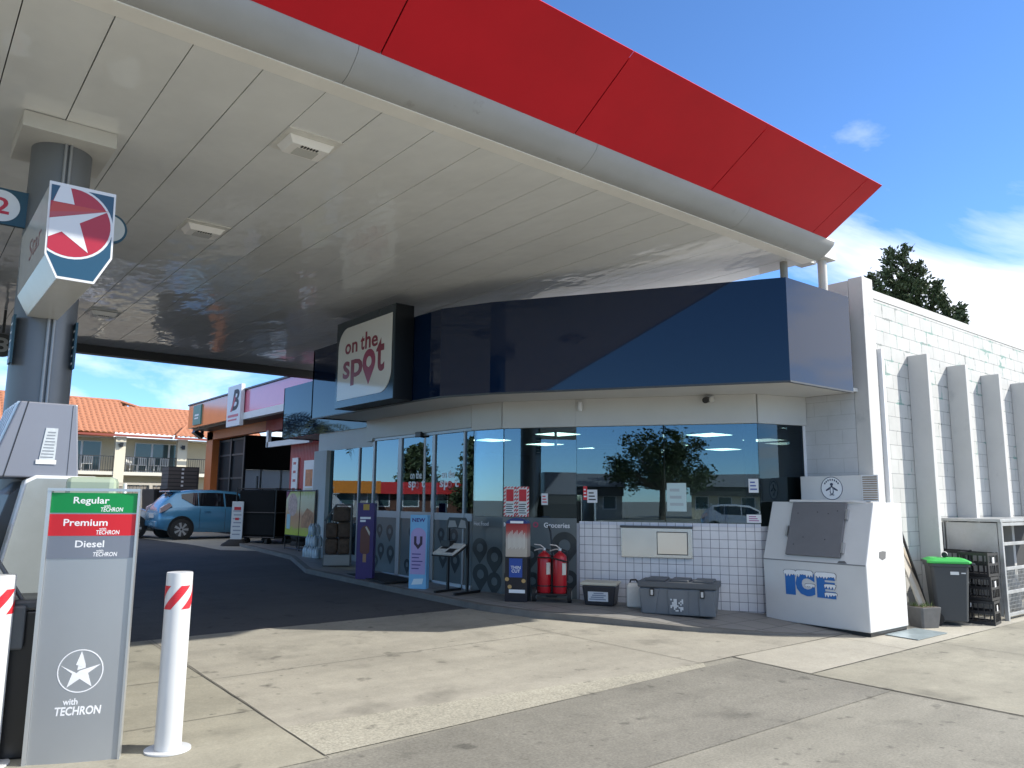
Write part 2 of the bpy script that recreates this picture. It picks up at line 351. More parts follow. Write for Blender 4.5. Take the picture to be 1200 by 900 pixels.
for a in ((2.272, 4.6, 2.31, 8.88), (6.39, 4.96, 6.12, 8.1), (2.3, 6.9, 6.2, 6.95, .006), (6.9, 3.3, 6.92, 4.95, .014), (6.9, 4.095, 11.5, 4.095, .01), (6.4, 4.96, 6.9, 4.962, .006), (-4, 7.1, 2.28, 7.05, .008), (8.9, 4.1, 8.9, 4.95, .006), (6.9, 2.3, 6.9, 3.3, .01), (9.6, 2.3, 9.62, 4.09, .008), (-4, 5.8, 2.28, 5.83, .006), (6.9, 4.96, 9.4, 4.96, .01)): joint(*a)
o = jb.build('slab_joints', JOINT, kind='structure', noflip=True)
for p in o.data.polygons:
    if p.normal.z < 0: p.flip()
# raised shop walkway with kerb
KERB = [(9.3, 4.9), (8.85, 5.06), (8.29, 5.44), (7.63, 6.17), (7.11, 7.1), (6.66, 7.89), (6.43, 8.68), (6.36, 9.89), (6.31, 11.33), (6.22, 13.85), (7.0, 16.4), (7.25, 21.0)]
def koff(Y): return .085 if Y > 6.8 else .012+.073*max(0, (Y-4.95)/1.85)
wk = MB(); wk.mi = 0
inner = [(10.5, 4.9), (10.5, 5.06), (10.5, 5.44), (10.5, 6.17), (10.5, 7.1), (10.5, 7.89), (10.5, 8.68), (10.5, 9.89), (10.5, 11.33), (10.5, 13.85), (10.5, 16.4), (10.5, 21.0)]
for k in range(len(KERB)-1):
    a, b_, c, d = KERB[k], KERB[k+1], inner[k+1], inner[k]
    Z = lambda p: gz(p[1])+koff(p[1])
    def inn(p, q, t=.12):
        dx, dy = q[0]-p[0], q[1]-p[1]; l = math.hypot(dx, dy); return (p[0]+dx/l*t, p[1]+dy/l*t)
    a2, b2 = inn(a, d), inn(b_, c)
    wk.mi = 1
    wk.poly([(a[0], a[1], gz(a[1])-.05), (b_[0], b_[1], gz(b_[1])-.05), (b_[0], b_[1], Z(b_)), (a[0], a[1], Z(a))]); wk.poly([(*a, Z(a)), (*b_, Z(b_)), (*b2, Z(b_)), (*a2, Z(a))])
    wk.mi = 0
    wk.poly([(*a2, Z(a)), (*b2, Z(b_)), (*c, Z(b_)), (*d, Z(a))])
wk.build('walkway', [brick_mat('walkway_paving', (.23, .225, .215), (.09, .09, .09), .4, .4, .008, ('X', 'Y'), rough=.55, off=0), mat('kerb_concrete', (.15, .145, .135), .85, var=.25, vs=4)], kind='structure')
def pz(Y): return gz(Y)+koff(Y)

# ------------------------------------------------------------------ canopy
CANOPY = thing('canopy', 'forecourt canopy with red sloping fascia, grey metal soffit and round steel column', 'canopy', (.91, 7.55, .07))
def soffit_mat():
    m = mat('soffit_metal', (.81, .82, .80), .06, spec=.5, var=.07, vs=.9, bump=.0)
    t = m.node_tree; p = t.nodes['Principled BSDF']; N = t.nodes.new; L = t.links.new
    c = N('ShaderNodeTexCoord'); mp_ = N('ShaderNodeMapping'); mp_.inputs['Scale'].default_value = (1.4, .7, 1); L(c.outputs['Object'], mp_.inputs[0])
    n = N('ShaderNodeTexNoise'); n.inputs['Scale'].default_value = 1.1; n.inputs['Detail'].default_value = 3; n.inputs['Roughness'].default_value = .55; L(mp_.outputs[0], n.inputs['Vector'])
    b = N('ShaderNodeBump'); b.inputs['Strength'].default_value = .6; b.inputs['Distance'].default_value = .05; L(n.outputs[0], b.inputs['Height']); L(b.outputs[0], p.inputs['Normal'])
    return m
SOF = soffit_mat()
ZS = 4.74
cb = MB(); rnd = random.Random(4)
x = -9.14
while x < 9.1:
    t0, t1, t2, t3 = [rnd.uniform(-.0025, .0025) for _ in range(4)]
    xa, xb = x+.004, min(x+.5, 9.2)-.004
    P = [(xa, 5.3, ZS+t0), (xb, 5.3, ZS+t1), (xb, 17.95, ZS+t2), (xa, 17.95, ZS+t3)]
    i = cb.pts(P); j = cb.pts([(a, b, c+.03) for a, b, c in P])
    cb.face((i, i+3, i+2, i+1)); cb.face((j, j+1, j+2, j+3))
    for k in range(4): cb.face((i+k, i+(k+1) % 4, j+(k+1) % 4, j+k))
    x += .5
cb.build('soffit', SOF, CANOPY, True)
box('roof_deck', mat('canopy_deck', (.12, .12, .12), .7), CANOPY, (-9.2, 5.3, 4.80), (9.0, 18.2, 5.1), True)
box('gutter_strip', mat('strip_cream', (.87, .855, .80), .4, var=.08, vs=1.5, dark=(.35, .31, .24), dvs=2, dth=.68), CANOPY, (-9.2, 5.12, 4.735), (9.2, 5.298, 4.85), True, .004)
box('edge_trim', mat('edge_dark', (.03, .03, .032), .5), CANOPY, (-9.2, 17.96, 4.56), (9.2, 18.2, 4.79), True)
# grey bullnose: quarter-round section run along the edge
prof = [(5.118, 4.742), (5.05, 4.752), (4.985, 4.78), (4.905, 4.838), (4.858, 4.885), (4.842, 4.925), (4.85, 4.958), (5.118, 4.958)]
bn = MB(); xs = [-9.2, -6.1, -3.05, 0.02, 2.4, 4.9, 7.35, 9.22]
for a, b in zip(xs, xs[1:]): bn.prism(prof, a+.002, b-.002, 'x')
bn.build('bullnose', mat('bullnose_grey', (.36, .365, .36), .38, var=.1, vs=1.5, dark=(.25, .245, .23), dvs=3.2, dth=.66), CANOPY, True, smooth=30)
# red fascia, leaning outwards, in panels
REDP = mat('red_fascia_panel', (.56, .010, .020), .40, spec=.2, var=.12, vs=.7, dark=(.55, .012, .022), dvs=2.5, dth=.66)
seams = [-9.2, -7.52, -5.5, -3.48, -1.46, .56, 2.58, 4.60, 6.63, 8.68, 9.02]
y0, z0, y1, z1 = 4.845, 4.93, 4.10, 5.40
for a, b in zip(seams, seams[1:]):
    q = MB(); g = .006 if b < 9 else .003
    n = Vector((0, (z1-z0), -(y1-y0))).normalized()*.012
    A = [(a+g, y0, z0), (b-g, y0, z0), (b-g, y1, z1), (a+g, y1, z1)]
    B = [(p[0], p[1]+n.y, p[2]+n.z) for p in A]
    q.loft([A, B]); q.build('fascia_panel', REDP, CANOPY, True)
MB().prism([(y0+.06, z0+.0), (y1+.07, z1-.02), (y1+.12, z1-.01), (y0+.2, z0+.0)], -9.2, 9.0, 'x').build('fascia_backing', BLACK, CANOPY, True)
q = MB(); q.loft([[(8.9, 5.2, 4.95), (9.0, 5.2, 4.95), (9.0, 4.4, 5.36), (8.9, 4.4, 5.36)], [(8.9, 18, 4.95), (9.0, 18, 4.95), (9.0, 18, 5.4), (8.9, 18, 5.4)]]); q.build('end_upstand', REDP, CANOPY, True)
# column with top plate and conduit
COLM = mat('column_grey', (.17, .18, .19), .4, metal=.3, var=.06)
col = MB(); col.lathe([(.235, 0), (.235, 4.53)], (.91, 7.55, .07), 40); o = col.build('column', COLM, CANOPY, True, smooth=40)
c2 = MB(); c2.tube([(.905, 7.302, .1), (.905, 7.302, 4.6)], .013, 8); c2.tube([(.945, 7.303, .1), (.945, 7.303, 4.6)], .013, 8); c2.build('conduit', mat('conduit_grey', (.32, .33, .34), .35, metal=.3), o, smooth=60)
pl = MB(); pl.box(.56, 7.13, 4.60, 1.26, 7.96, 4.735); pl.build('top_plate', mat('plate_cream', (.60, .59, .55), .45, var=.08, vs=2), o, bevel=.004)
TEAL = mat('teal_panel', (.012, .06, .09), .4)
for xx in (.668, 1.118):
    s_ = MB(); s_.box(xx-.008, 7.33, 2.66, xx+.01, 7.48, 3.06); sp = s_.build('plaque', TEAL, o)
    for k in range(5): box('inscription', TXW, sp, (xx-.011, 7.36+.02*(k % 2), 2.70+.07*k), (xx+.013, 7.44, 2.715+.07*k))
# junction posts and gutter box over the shop corner
post = MB(); post.tube([(8.95, 5.42, 4.30), (8.95, 5.42, 4.74)], .05, 14); post.build('strut', mat('strut_grey', (.30, .28, .24), .5, var=.2, vs=5), CANOPY, True, smooth=40)
box('gutter_box', CREAM, CANOPY, (9.0, 5.22, 4.76), (9.42, 5.44, 4.93), True, .004)
post = MB(); post.tube([(9.62, 5.25, 4.26), (9.62, 5.25, 4.86)], .06, 14); post.build('downpipe', mat('pipe_cream', (.5, .49, .45), .5, var=.1), CANOPY, True, smooth=40)
box('pipe_head', CREAM, CANOPY, (9.47, 5.13, 4.86), (9.78, 5.36, 5.02), True, .006)

# canopy lights
LENS = mat('lamp_lens', (.62, .62, .58), .25, spec=.5)
FIT = mat('fitting_white', (.88, .87, .84), .4, var=.05)
def canopy_light(x, y, label):
    t = thing('ceiling_light', label, 'ceiling light', (x, y, ZS), 0, 'floodlights recessed in the canopy soffit')
    box('mounting_plate', mat('plate_dirty', (.72, .71, .66), .45, var=.12, vs=6), t, (-.25, -.24, -.008), (.25, .24, .004), bevel=.002)
    b = MB(); b.loft([[(-.21, -.15, -.009), (.21, -.15, -.009), (.21, .15, -.009), (-.21, .15, -.009)], [(-.17, -.12, -.075), (.17, -.12, -.075), (.17, .12, -.075), (-.17, .12, -.075)]]); h = b.build('housing', FIT, t, bevel=.004)
    box('lens', LENS, h, (-.1, -.06, -.08), (.1, .095, -.076))
    v = MB()
    for k in range(6): v.box(-.08+.028*k, -.112, -.079, -.064+.028*k, -.072, -.075)
    v.build('vent_slots', BLACK, h)
    return t
L0 = canopy_light(2.62, 6.26, 'boxy white floodlight on the canopy soffit nearest the red fascia')
for (x, y, lab) in ((2.6, 9.12, 'smaller-looking second floodlight on the soffit right of the grey column'), (-2.4, 9.1, 'floodlight fixed in the soffit left of the column'), (2.6, 14.6, 'farthest floodlight fixed in the glossy soffit above the dark forecourt'), (6.2, 6.3, 'floodlight recessed in the soffit towards the shop corner')):
    if x in (2.6, ): dup(L0, (x, y, ZS), 0, lab)

# star light box on the column
SB = thing('star_sign', 'illuminated box sign with white star on red disc fixed to the grey column', 'sign', (.86, 7.3, 3.05))
FY = 5.854
FP = [(.74, 3.05), (.97, 3.05), (1.07, 3.25), (1.06, 3.725), (.65, 3.72), (.66, 3.21)]
GP = mat('sign_side_white', (.55, .55, .53), .25, var=.06)
bb = MB(); bb.prism([(.75, 3.055), (.97, 3.055), (1.06, 3.25), (1.052, 3.715), (.657, 3.715), (.667, 3.21)], FY+.02, 7.33, 'y'); bb.build('sign_box', GP, SB, True, bevel=.004)
fr = MB(); fr.prism(FP, FY, FY+.02, 'y'); face = fr.build('face_panel', mat('sign_face_white', (.62, .63, .64), .3), SB, True)
def inset(P, s): 
    cx_ = sum(p[0] for p in P)/len(P); cz_ = sum(p[1] for p in P)/len(P); return [(cx_+(p[0]-cx_)*s, cz_+(p[1]-cz_)*s) for p in P]
IN = inset(FP, .94)
SBLUE = mat('sign_teal_blue', (.012, .06, .11), .3); SRED = mat('sign_red', (.34, .014, .03), .3); SWH = mat('sign_star_white', (.58, .60, .63), .3); SORG = mat('sign_wedge', (.40, .045, .03), .3); SORD = mat('sign_wedge_dark', (.35, .06, .07), .3)
flat('blue_field', IN, SBLUE, face, FY, .001)
cc_, cr_ = (.80, 3.455), .258
flat('white_ring', clip(circ(*cc_, cr_), IN), SWH, face, FY, .002)
flat('red_disc', clip(circ(*cc_, cr_-.015), IN), SRED, face, FY, .003)
flat('blue_corner', clip([(.655, 3.578), (.678, 3.584), (.718, 3.71), (.655, 3.71)], IN), SBLUE, face, FY, .0045)
flat('star_top', clip([(.681, 3.581), (.808, 3.585), (.77, 3.72), (.718, 3.72)], IN), SWH, face, FY, .004)
flat('star_body', clip([(.64, 3.449), (1.021, 3.585), (.849, 3.46), (.915, 3.261), (.746, 3.378), (.64, 3.307)], IN), SWH, face, FY, .004)
flat('wedge_upper', clip([(.682, 3.577), (.655, 3.50), (1.021, 3.585)], IN), SORG, face, FY, .005)
flat('wedge_lower', clip([(.655, 3.50), (.655, 3.457), (1.021, 3.585)], IN), SORD, face, FY, .005)
text('Star', 'side_lettering', mat('side_red_text', (.22, .1, .1), .4), SB, .0, .0, 1.0, 1.0, plane=lambda X, Z, D: (.6645-.018*(Z*.16)-D, 6.75-X*.6, 3.36+Z*.16), world=True)

# pump number boards on the column
def number_board(x0, x1, y, z0, z1, num, label, cx):
    t = thing('number_board', label, 'sign', ((x0+x1)/2, y, z0), 0, 'round pump number signs')
    box('board', TEAL, t, (x0, y-.02, z0), (x1, y+.02, z1), True, .003)
    d = MB(); d.prism(circ(cx, (z0+z1)/2, .135), y-.024, y-.021, 'y'); d.build('disc', WHITE, t, True)
    text(num, 'numeral', mat('numeral_red', (.5, .02, .04), .4), t, cx-.05, (z0+z1)/2-.07, cx+.06, (z0+z1)/2+.07, y-.0245, .02, world=True)
number_board(.33, .7, 7.5, 3.84, 4.15, '2', 'round white 2 sign on teal board left of the column top', .50)
t = thing('number_board', 'round white sign half hidden behind the star box, right of the column', 'sign', (1.34, 7.5, 3.86), 0, 'round pump number signs')
d = MB(); d.prism(circ(1.33, 3.99, .14), 7.48, 7.52, 'y'); d.build('board', TEAL, t, True, smooth=40)
d = MB(); d.prism(circ(1.33, 3.99, .12), 7.474, 7.479, 'y'); d.build('disc', mat('disc_grey', (.5, .5, .47), .4), t, True)
t = thing('number_board', 'small dark round 3 sign far under the canopy beyond the column', 'sign', (1.3, 15.5, 3.95), 0, 'round pump number signs')
d = MB(); d.prism(circ(1.27, 4.12, .2), 15.48, 15.52, 'y'); d.build('board', BLACK, t, True, smooth=40)
text('3', 'numeral', mat('numeral_grey', (.3, .3, .3), .5), t, 1.18, 4.0, 1.36, 4.25, 15.479, .02, world=True)
box('hanger', BLACKM, t, (1.25, 15.48, 4.33), (1.29, 15.52, 4.735), True)

# ------------------------------------------------------------------ shop building
SHOP = thing('shop_building', 'convenience shop with navy gloss fascia, white block side wall and glazed front', 'shop', (10.2, 5.03, 0))
P1, P2, P3, P4 = (9.38, 6.2), (7.95, 8.35), (7.35, 9.35), (7.22, 9.95)
P0 = (10.2, 5.95); P5 = (7.22, 13.2); P6 = (7.75, 13.45); P7 = (7.75, 16.2); P8 = (7.75, 16.85)
ZT, ZH = 2.68, 3.09
G1 = glass('window_glass', (.40, .48, .49), .11); G2 = glass('door_glass', (.44, .52, .53), .10)
def wall_strip(name, a, b, z0, z1, th, m, parent=SHOP, out_=0, za=None):
    """upright slab from plan point a to b (front face on the line, thickness inwards = right of a->b)"""
    a, b = Vector(a), Vector(b); d = (b-a).normalized(); n = Vector((-d.y, d.x))  # n points inwards when walking right to left seen from inside
    A = a-n*out_; B = b-n*out_
    q = MB(); q.prism([tuple(A), tuple(B), tuple(B+n*th), tuple(A+n*th)], z0, z1, 'z')
    return q
# (walking from P5 towards P0 keeps the inside on the left)
def slab(name, a, b, z0, z1, th, m, parent=SHOP, proud=0, world=True, bevel=0): return wall_strip(name, a, b, z0, z1, th, m, parent, proud).build(name, m, parent, world and parent is SHOP, bevel=bevel)
# side wall of blocks running away along X
BLK = brick_mat('white_blocks', (.46, .46, .445), (.17, .18, .18), .4, .2, .0042, ('X', 'Z'), rough=.7, var=.035, smooth=.35, bump=.3, flakes=[((.17, .28, .25), 2.6, .757, 3.1), ((.20, .22, .21), 3.4, .755, 11.3)])
WALLW = mat('white_render', (.50, .50, .485), .65, var=.06, vs=2.5, bump=.12, bs=30, dark=(.38, .385, .38), dvs=1.6, dth=.63)
box('side_wall', BLK, SHOP, (10.5, 5.03, -.05), (24, 5.25, 4.44), True)
box('parapet', WALLW, SHOP, (10.5, 5.022, 4.444), (24, 5.28, 4.565), True, .004)
box('corner_pillar', WALLW, SHOP, (10.2, 5.0, -.05), (10.497, 5.2, 4.70), True, .006)
MB().box(10.56, 4.965, .0, 10.63, 5.028, 3.72).build('buttress', WHITE, SHOP, True, bevel=.004)
for k in range(10):
    x = 11.49+1.345*k
    MB().box(x, 4.755, -.05, x+.10, 5.028, 3.735).build('buttress', WALLW, SHOP, True, bevel=.006)
# front return wall facing the forecourt
RET = brick_mat('return_blocks', (.50, .51, .52), (.36, .37, .37), .4, .2, .003, ('Y', 'Z'), rough=.7, var=.01, bump=.15)
box('return_wall', RET, SHOP, (10.2, 5.203, -.05), (10.4, 5.95, ZH), True)
box('return_upstand', WALLW, SHOP, (10.2, 5.203, ZH+.06), (10.4, 6.6, 4.68), True, .004)
# tiled plinth under the servery window
TILE = brick_mat('white_tiles', (.70, .69, .70), (.16, .16, .18), .119, .119, .0035, ('X', 'Z'), rough=.16, var=.03, off=0, bump=.25, smooth=.05)
def along(a, b): d = Vector(b)-Vector(a); return math.atan2(d.y, d.x), d.length
ang, tl = along(P2, P1)
TF = thing('tiled_servery', 'x', 'x')   # replaced below: a frame for objects along the tiled wall
bpy.data.objects.remove(TF)
def frame_obj(name, parent_root, loc, rot):
    return Matrix.Translation(loc) @ Matrix.Rotation(rot, 4, 'Z')
def place_local(o, loc, rot):
    """give a child of SHOP its own axes: local x along the wall, y inwards"""
    o.matrix_parent_inverse = Matrix.Translation(SHOP.location).inverted(); o.location = loc; o.rotation_euler = (0, 0, rot)
tp = MB().box(0.045, 0, -.05, tl, .16, 1.245).build('tiled_wall', TILE, SHOP); place_local(tp, (*P2, .0), ang)
MB().box(0, -.006, -.05, .042, .16, 1.262).build('edge_tile', mat('edge_tile_grey', (.34, .35, .38), .2), tp)
MB().box(.0425, -.006, 1.246, tl, .17, 1.29).build('sill_tiles', brick_mat('sill_tiles_m', (.60, .61, .67), (.1, .1, .12), .119, .2, .003, ('X', 'Z'), rough=.16, off=0), tp)
ang2, tl2 = along(P1, P0)
t2 = MB().box(0.0, 0, -.05, tl2, .16, 1.26).build('tiled_wall', TILE, SHOP); place_local(t2, (*P1, 0), ang2)
# stainless pay hatch on the tiles
hx = MB().box(.66, -.05, .80, 1.66, 0, 1.215).build('pay_hatch', CHROME, tp, bevel=.006)
MB().box(1.17, -.058, .845, 1.60, -.051, 1.165).build('hatch_frame', BLACK, hx)
MB().box(1.18, -.066, .855, 1.59, -.0585, 1.155).build('hatch_door', mat('polished_steel', (.72, .73, .74), .14, metal=1, bump=.05, bs=4), hx, bevel=.003)
MB().box(.65, -.075, 1.216, 1.67, 0, 1.242).build('hatch_hood', mat('hood_dark', (.08, .08, .08), .4, metal=.5), hx)
# servery panes
def pane(a, b, z0, z1, m, name='window_pane', proud=0, t0=0., t1=1.):
    a, b = Vector(a), Vector(b); A = a.lerp(b, t0); B = a.lerp(b, t1)
    return slab(name, A, B, z0, z1, .01, m, SHOP, proud)
pane(P2, P1, 1.292, ZT, G1, t0=.0, t1=.497); pane(P2, P1, 1.292, ZT, G1, t0=.503, t1=1)
pane(P1, P0, 1.262, ZT, glass('return_glass', (.2, .22, .22), .02), t0=.01, t1=.94); slab('window_post', Vector(P1).lerp(Vector(P0), .94), P0, 1.262, ZT, .06, WHITE)
pane(P3, P2, 1.335, ZT, G1, t0=0.01, t1=.997)
pane(P4, P3, 1.335, ZT, G1, t0=.01, t1=.99)
GPH = mat('grey_window_film', (.14, .165, .17), .12, spec=.5, var=.05)
lowp = slab('film_panel', P3, P2, .10, 1.33, .012, GPH); lowp4 = slab('film_panel', P4, P3, .10, 1.33, .012, GPH)
an3, l3 = along(P3, P2)
FILM2 = mat('film_ring', (.05, .06, .063), .15)
def pinring(x, z, rr, y, d=.002, n=26):
    m_ = MB(); rings = []
    for k in range(n+1):
        a = R(-45)+R(270)*k/n; c, s_ = math.cos(a), math.sin(a); rings.append([(x+.45*rr*c, y, z+.45*rr*s_), (x+rr*c, y, z+rr*s_), (x+rr*c, y-d, z+rr*s_), (x+.45*rr*c, y-d, z+.45*rr*s_)])
    rings.append([(x, y, z-.45*rr), (x, y, z-1.6*rr), (x, y-d, z-1.6*rr), (x, y-d, z-.45*rr)]); rings.append(rings[0])
    return m_.loft(rings, cap=False)
def film_rings(parent_slab, origin, ang_, L, spots):
    q = MB(); q.M = Matrix.Translation((*origin, 0)) @ Matrix.Rotation(ang_, 4, 'Z')
    for x, z, rr in spots:
        rg = pinring(x, z, rr, -.002)
        rg.v = [q.M @ v for v in rg.v]; rg.build('pin_pattern', FILM2, parent_slab)
sp = [(.17, .92, .13), (.45, .78, .13), (.17, .45, .14), (.48, .40, .13), (.75, .62, .17), (.98, .93, .2), (.78, .28, .12), (1.05, .45, .13)]
film_rings(lowp, P3, an3, l3, sp)
film_rings(lowp4, P4, along(P4, P3)[0], .6, [(.16, .85, .15), (.46, .72, .16), (.18, .45, .16), (.46, .36, .14)])
text('Groceries', 'film_lettering', TXW, lowp, 0, 0, 1, 1, bold=.015, plane=lambda X, Z, D: tuple(Matrix.Translation((*P3, 0)) @ Matrix.Rotation(an3, 4, 'Z') @ Vector((.66+.40*X, -.002-D, 1.185+.075*Z))))
q = ringmb(.53, 1.225, .022, .042, -.002); q2 = MB(); q2.M = Matrix.Translation((*P3, 0)) @ Matrix.Rotation(an3, 4, 'Z'); q2.pts([v for v in q.v]); q2.f = q.f; q2.fm = q.fm
q2.build('pin_mark', mat('pin_pink', (.45, .06, .12), .4), lowp)
# notices on the glass
def on_line(a, ang_, lx, y, z): return Matrix.Translation((*a, 0)) @ Matrix.Rotation(ang_, 4, 'Z') @ Vector((lx, y, z))
RW = mat('notice_red', (.6, .03, .04), .5); NWH = mat('notice_white', (.75, .74, .7), .5)
def notice(lx):
    q = MB(); q.M = Matrix.Translation((*P3, 0)) @ Matrix.Rotation(an3, 4, 'Z')
    q.box(lx, -.004, 1.34, lx+.20, -.001, 1.79); nn = q.build('notice', NWH, SHOP, True)
    s_ = MB(); s_.M = q.M; rct = [(lx, 1.34), (lx+.2, 1.34), (lx+.2, 1.79), (lx, 1.79)]
    for k in range(-3, 14):
        z = 1.30+.055*k
        for (xa, xb) in ((lx, lx+.03), (lx+.17, lx+.2)):
            c_ = clip([(xa, z), (xb, z+.024), (xb, z+.05), (xa, z+.026)], rct)
            if len(c_) > 2: s_.prism(c_, -.005, -.0041, 'y')
    for k in range(4):
        for zz_ in (1.34, 1.766):
            xa = lx+.01+.05*k; s_.prism([(xa, zz_), (xa+.025, zz_), (xa+.045, zz_+.024), (xa+.02, zz_+.024)], -.0052, -.0041, 'y')
    s_.box(lx+.04, -.006, 1.57, lx+.16, -.0041, 1.75)
    s_.build('notice_red', RW, nn)
    k_ = MB(); k_.M = q.M
    for i in range(5): k_.box(lx+.04, -.006, 1.39+.032*i, lx+.155-.02*(i % 2), -.0041, 1.403+.032*i)
    k_.build('notice_print', TXK, nn)
notice(.015); notice(.222)
def sticker(a, ang_, lx, z, wd, hg, m, marks=TXK, name='sticker'):
    q = MB(); q.M = Matrix.Translation((*a, 0)) @ Matrix.Rotation(ang_, 4, 'Z'); q.box(lx, -.004, z, lx+wd, -.001, z+hg); nn = q.build(name, m, SHOP, True)
    k_ = MB(); k_.M = q.M
    for i in range(3): k_.box(lx+wd*.15, -.005, z+hg*(.2+.25*i), lx+wd*(.85-.1*i), -.0041, z+hg*(.3+.25*i))
    k_.build('sticker_print', marks, nn)
sticker(P2, ang, 2.44, 1.72, .13, .19, WHITE, mat('print_blue', (.05, .08, .3), .5))
sticker(P2, ang, 2.40, 1.31, .19, .11, WHITE, mat('print_maroon', (.3, .03, .2), .5))
sticker(P2, ang, .16, 1.56, .15, .19, WHITE, TXK); sticker(P2, ang, .10, 1.60, .06, .2, RW, TXW)
sticker(P3, an3, .62, 1.52, .1, .17, WHITE, RW)
sticker(P2, ang, 1.32, 1.45, .27, .40, mat('paper_pale', (.5, .62, .6), .5), mat('print_grey', (.4, .45, .45), .5))
# door front: frames, leaves, panes
FRM = mat('door_frame_grey', (.30, .31, .32), .35, metal=.5)
DX = 7.22
def dbox(name, m, parent, ya, yb, z0, z1, x0=-.03, x1=.04, bevel=.003): return MB().box(DX+x0, ya, z0, DX+x1, yb, z1).build(name, m, parent, parent is SHOP, bevel=bevel)
for ya, yb in ((13.14, 13.2), (12.14, 12.26), (11.04, 11.12), (10.16, 10.2)): dbox('door_mullion', FRM, SHOP, ya, yb, .2, ZT)
dbox('door_head', FRM, SHOP, 9.95, 13.2, ZT, ZT+.05); dbox('threshold', ALU, SHOP, 9.95, 13.2, .18, .26)
for (ya, yb, leaf) in ((12.27, 13.13, 0), (11.13, 12.13, 1), (10.21, 11.03, 0), (9.955, 10.155, 0)):
    g = MB().box(DX-.005, ya, 1.37, DX+.005, yb, ZT-.005).build('sliding_door' if leaf else 'window_pane', G2, SHOP, True)
    MB().box(DX-.02, ya, 1.25, DX+.03, yb, 1.368).build('transom_rail', FRM, g)
    MB().box(DX-.004, ya, .262, DX+.008, yb, 1.248).build('film_panel', GPH, g)
    for (yy, z, rr) in ((ya+.2, .62, .13), (ya+.55, .66, .12), (ya+.25, 1.0, .12), (ya+.62, 1.02, .1), (ya+.75, .45, .1)):
        if yy+rr < yb:
            rg = pinring(0, z, rr, 0); rg.v = [Vector((DX-.005+v.y, yy-v.x, v.z)) for v in rg.v]; rg.build('pin_pattern', FILM2, g)
    if leaf == 1 or abs(ya-10.21) < .01:
        ym = (ya+yb)/2; mp2 = lambda X, Z, D, ym=ym: (DX-.006-D, ym+.28-.56*X, 1.74+Z)
        text('on the', 'glass_lettering', TXW, g, .1, .20, .78, .33, plane=mp2, bold=.01)
        text('sp  t', 'glass_lettering', TXW, g, .0, -.0, .98, .18, plane=mp2, bold=.02)
        rg = ringmb(0, 0, .03, .062, 0, .002, 24); rg.v = [Vector((DX-.007+v.y, ym-.02-v.x, 1.83+v.z)) for v in rg.v]; rg.build('pin_mark', RED, g)
text('Hot Food', 'film_lettering', TXW, SHOP, 0, 0, 1, 1, bold=.01, world=True, plane=lambda X, Z, D: (DX-.008-D, 11.0-.42*X, 1.19+.06*Z)) if False else None
text('Hot Food', 'film_lettering', TXW, lowp4, 0, 0, 1, 1, bold=.01, plane=lambda X, Z, D: tuple(Matrix.Translation((*P4, 0)) @ Matrix.Rotation(along(P4, P3)[0], 4, 'Z') @ Vector((.03+.3*X, -.002-D, 1.19+.06*Z))))
text('Milk', 'film_lettering', TXW, lowp, 0, 0, 1, 1, bold=.01, plane=lambda X, Z, D: tuple(Matrix.Translation((*P3, 0)) @ Matrix.Rotation(an3, 4, 'Z') @ Vector((.02+.17*X, -.002-D, 1.19+.06*Z))))
MB().box(DX-.10, 11.40, 2.66, DX-.032, 11.58, 2.75).build('door_sensor', BLACK, SHOP, True, bevel=.006)
# header band above the glazing
HDR = mat('header_cream', (.55, .55, .53), .5, var=.05, vs=1.2)
for a, b, nm in ((P5, P4, 1), (P4, P3, 1), (P3, P2, 1), (P2, P1, 1), (P1, P0, 1)):
    z0 = ZT+.052 if a == P5 else ZT+.003
    slab('header', a, b, z0, ZH, .10, HDR, SHOP, .06 if a != P1 else .03)
slab('header', (7.22, 13.45), P5, ZT, ZH, .12, HDR, SHOP, .06)
slab('header_return', P6, (7.22, 13.452), 1.0 if False else ZT, ZH, .1, HDR, SHOP, 0)
# recessed window and pilaster on the left
slab('header', P8, P6, 2.66, ZH, .12, HDR, SHOP, 0)
MB().box(7.65, 16.2, .1, 7.87, 16.86, 2.657).build('pilaster', WALLW, SHOP, True, bevel=.006)
MB().box(7.745, 13.52, .42, 7.755, 16.19, 2.655).build('window_pane', G2, SHOP, True)
MB().box(7.73, 13.45, .1, 7.78, 16.19, .418).build('window_plinth', FRM, SHOP, True)
for ya in (13.46, 14.75): MB().box(7.72, ya, .42, 7.78, ya+.05, 2.655).build('door_mullion', FRM, SHOP, True)
text('MOTU\nLOOP', 'hanging_lettering', mat('print_lilac', (.35, .35, .6), .5), MB().box(7.80, 14.55, 2.0, 7.82, 15.35, 2.5).build('hanging_sign', mat('sign_navy', (.02, .02, .06), .5), SHOP, True), 0, 0, 1, 1, bold=.02, plane=lambda X, Z, D: (7.798-D, 14.65+.6*X, 2.1+.34*Z))
MB().box(7.30, 12.80, 2.15, 7.315, 13.10, 2.62).build('poster', mat('poster_pale', (.62, .70, .60), .5), SHOP, True)
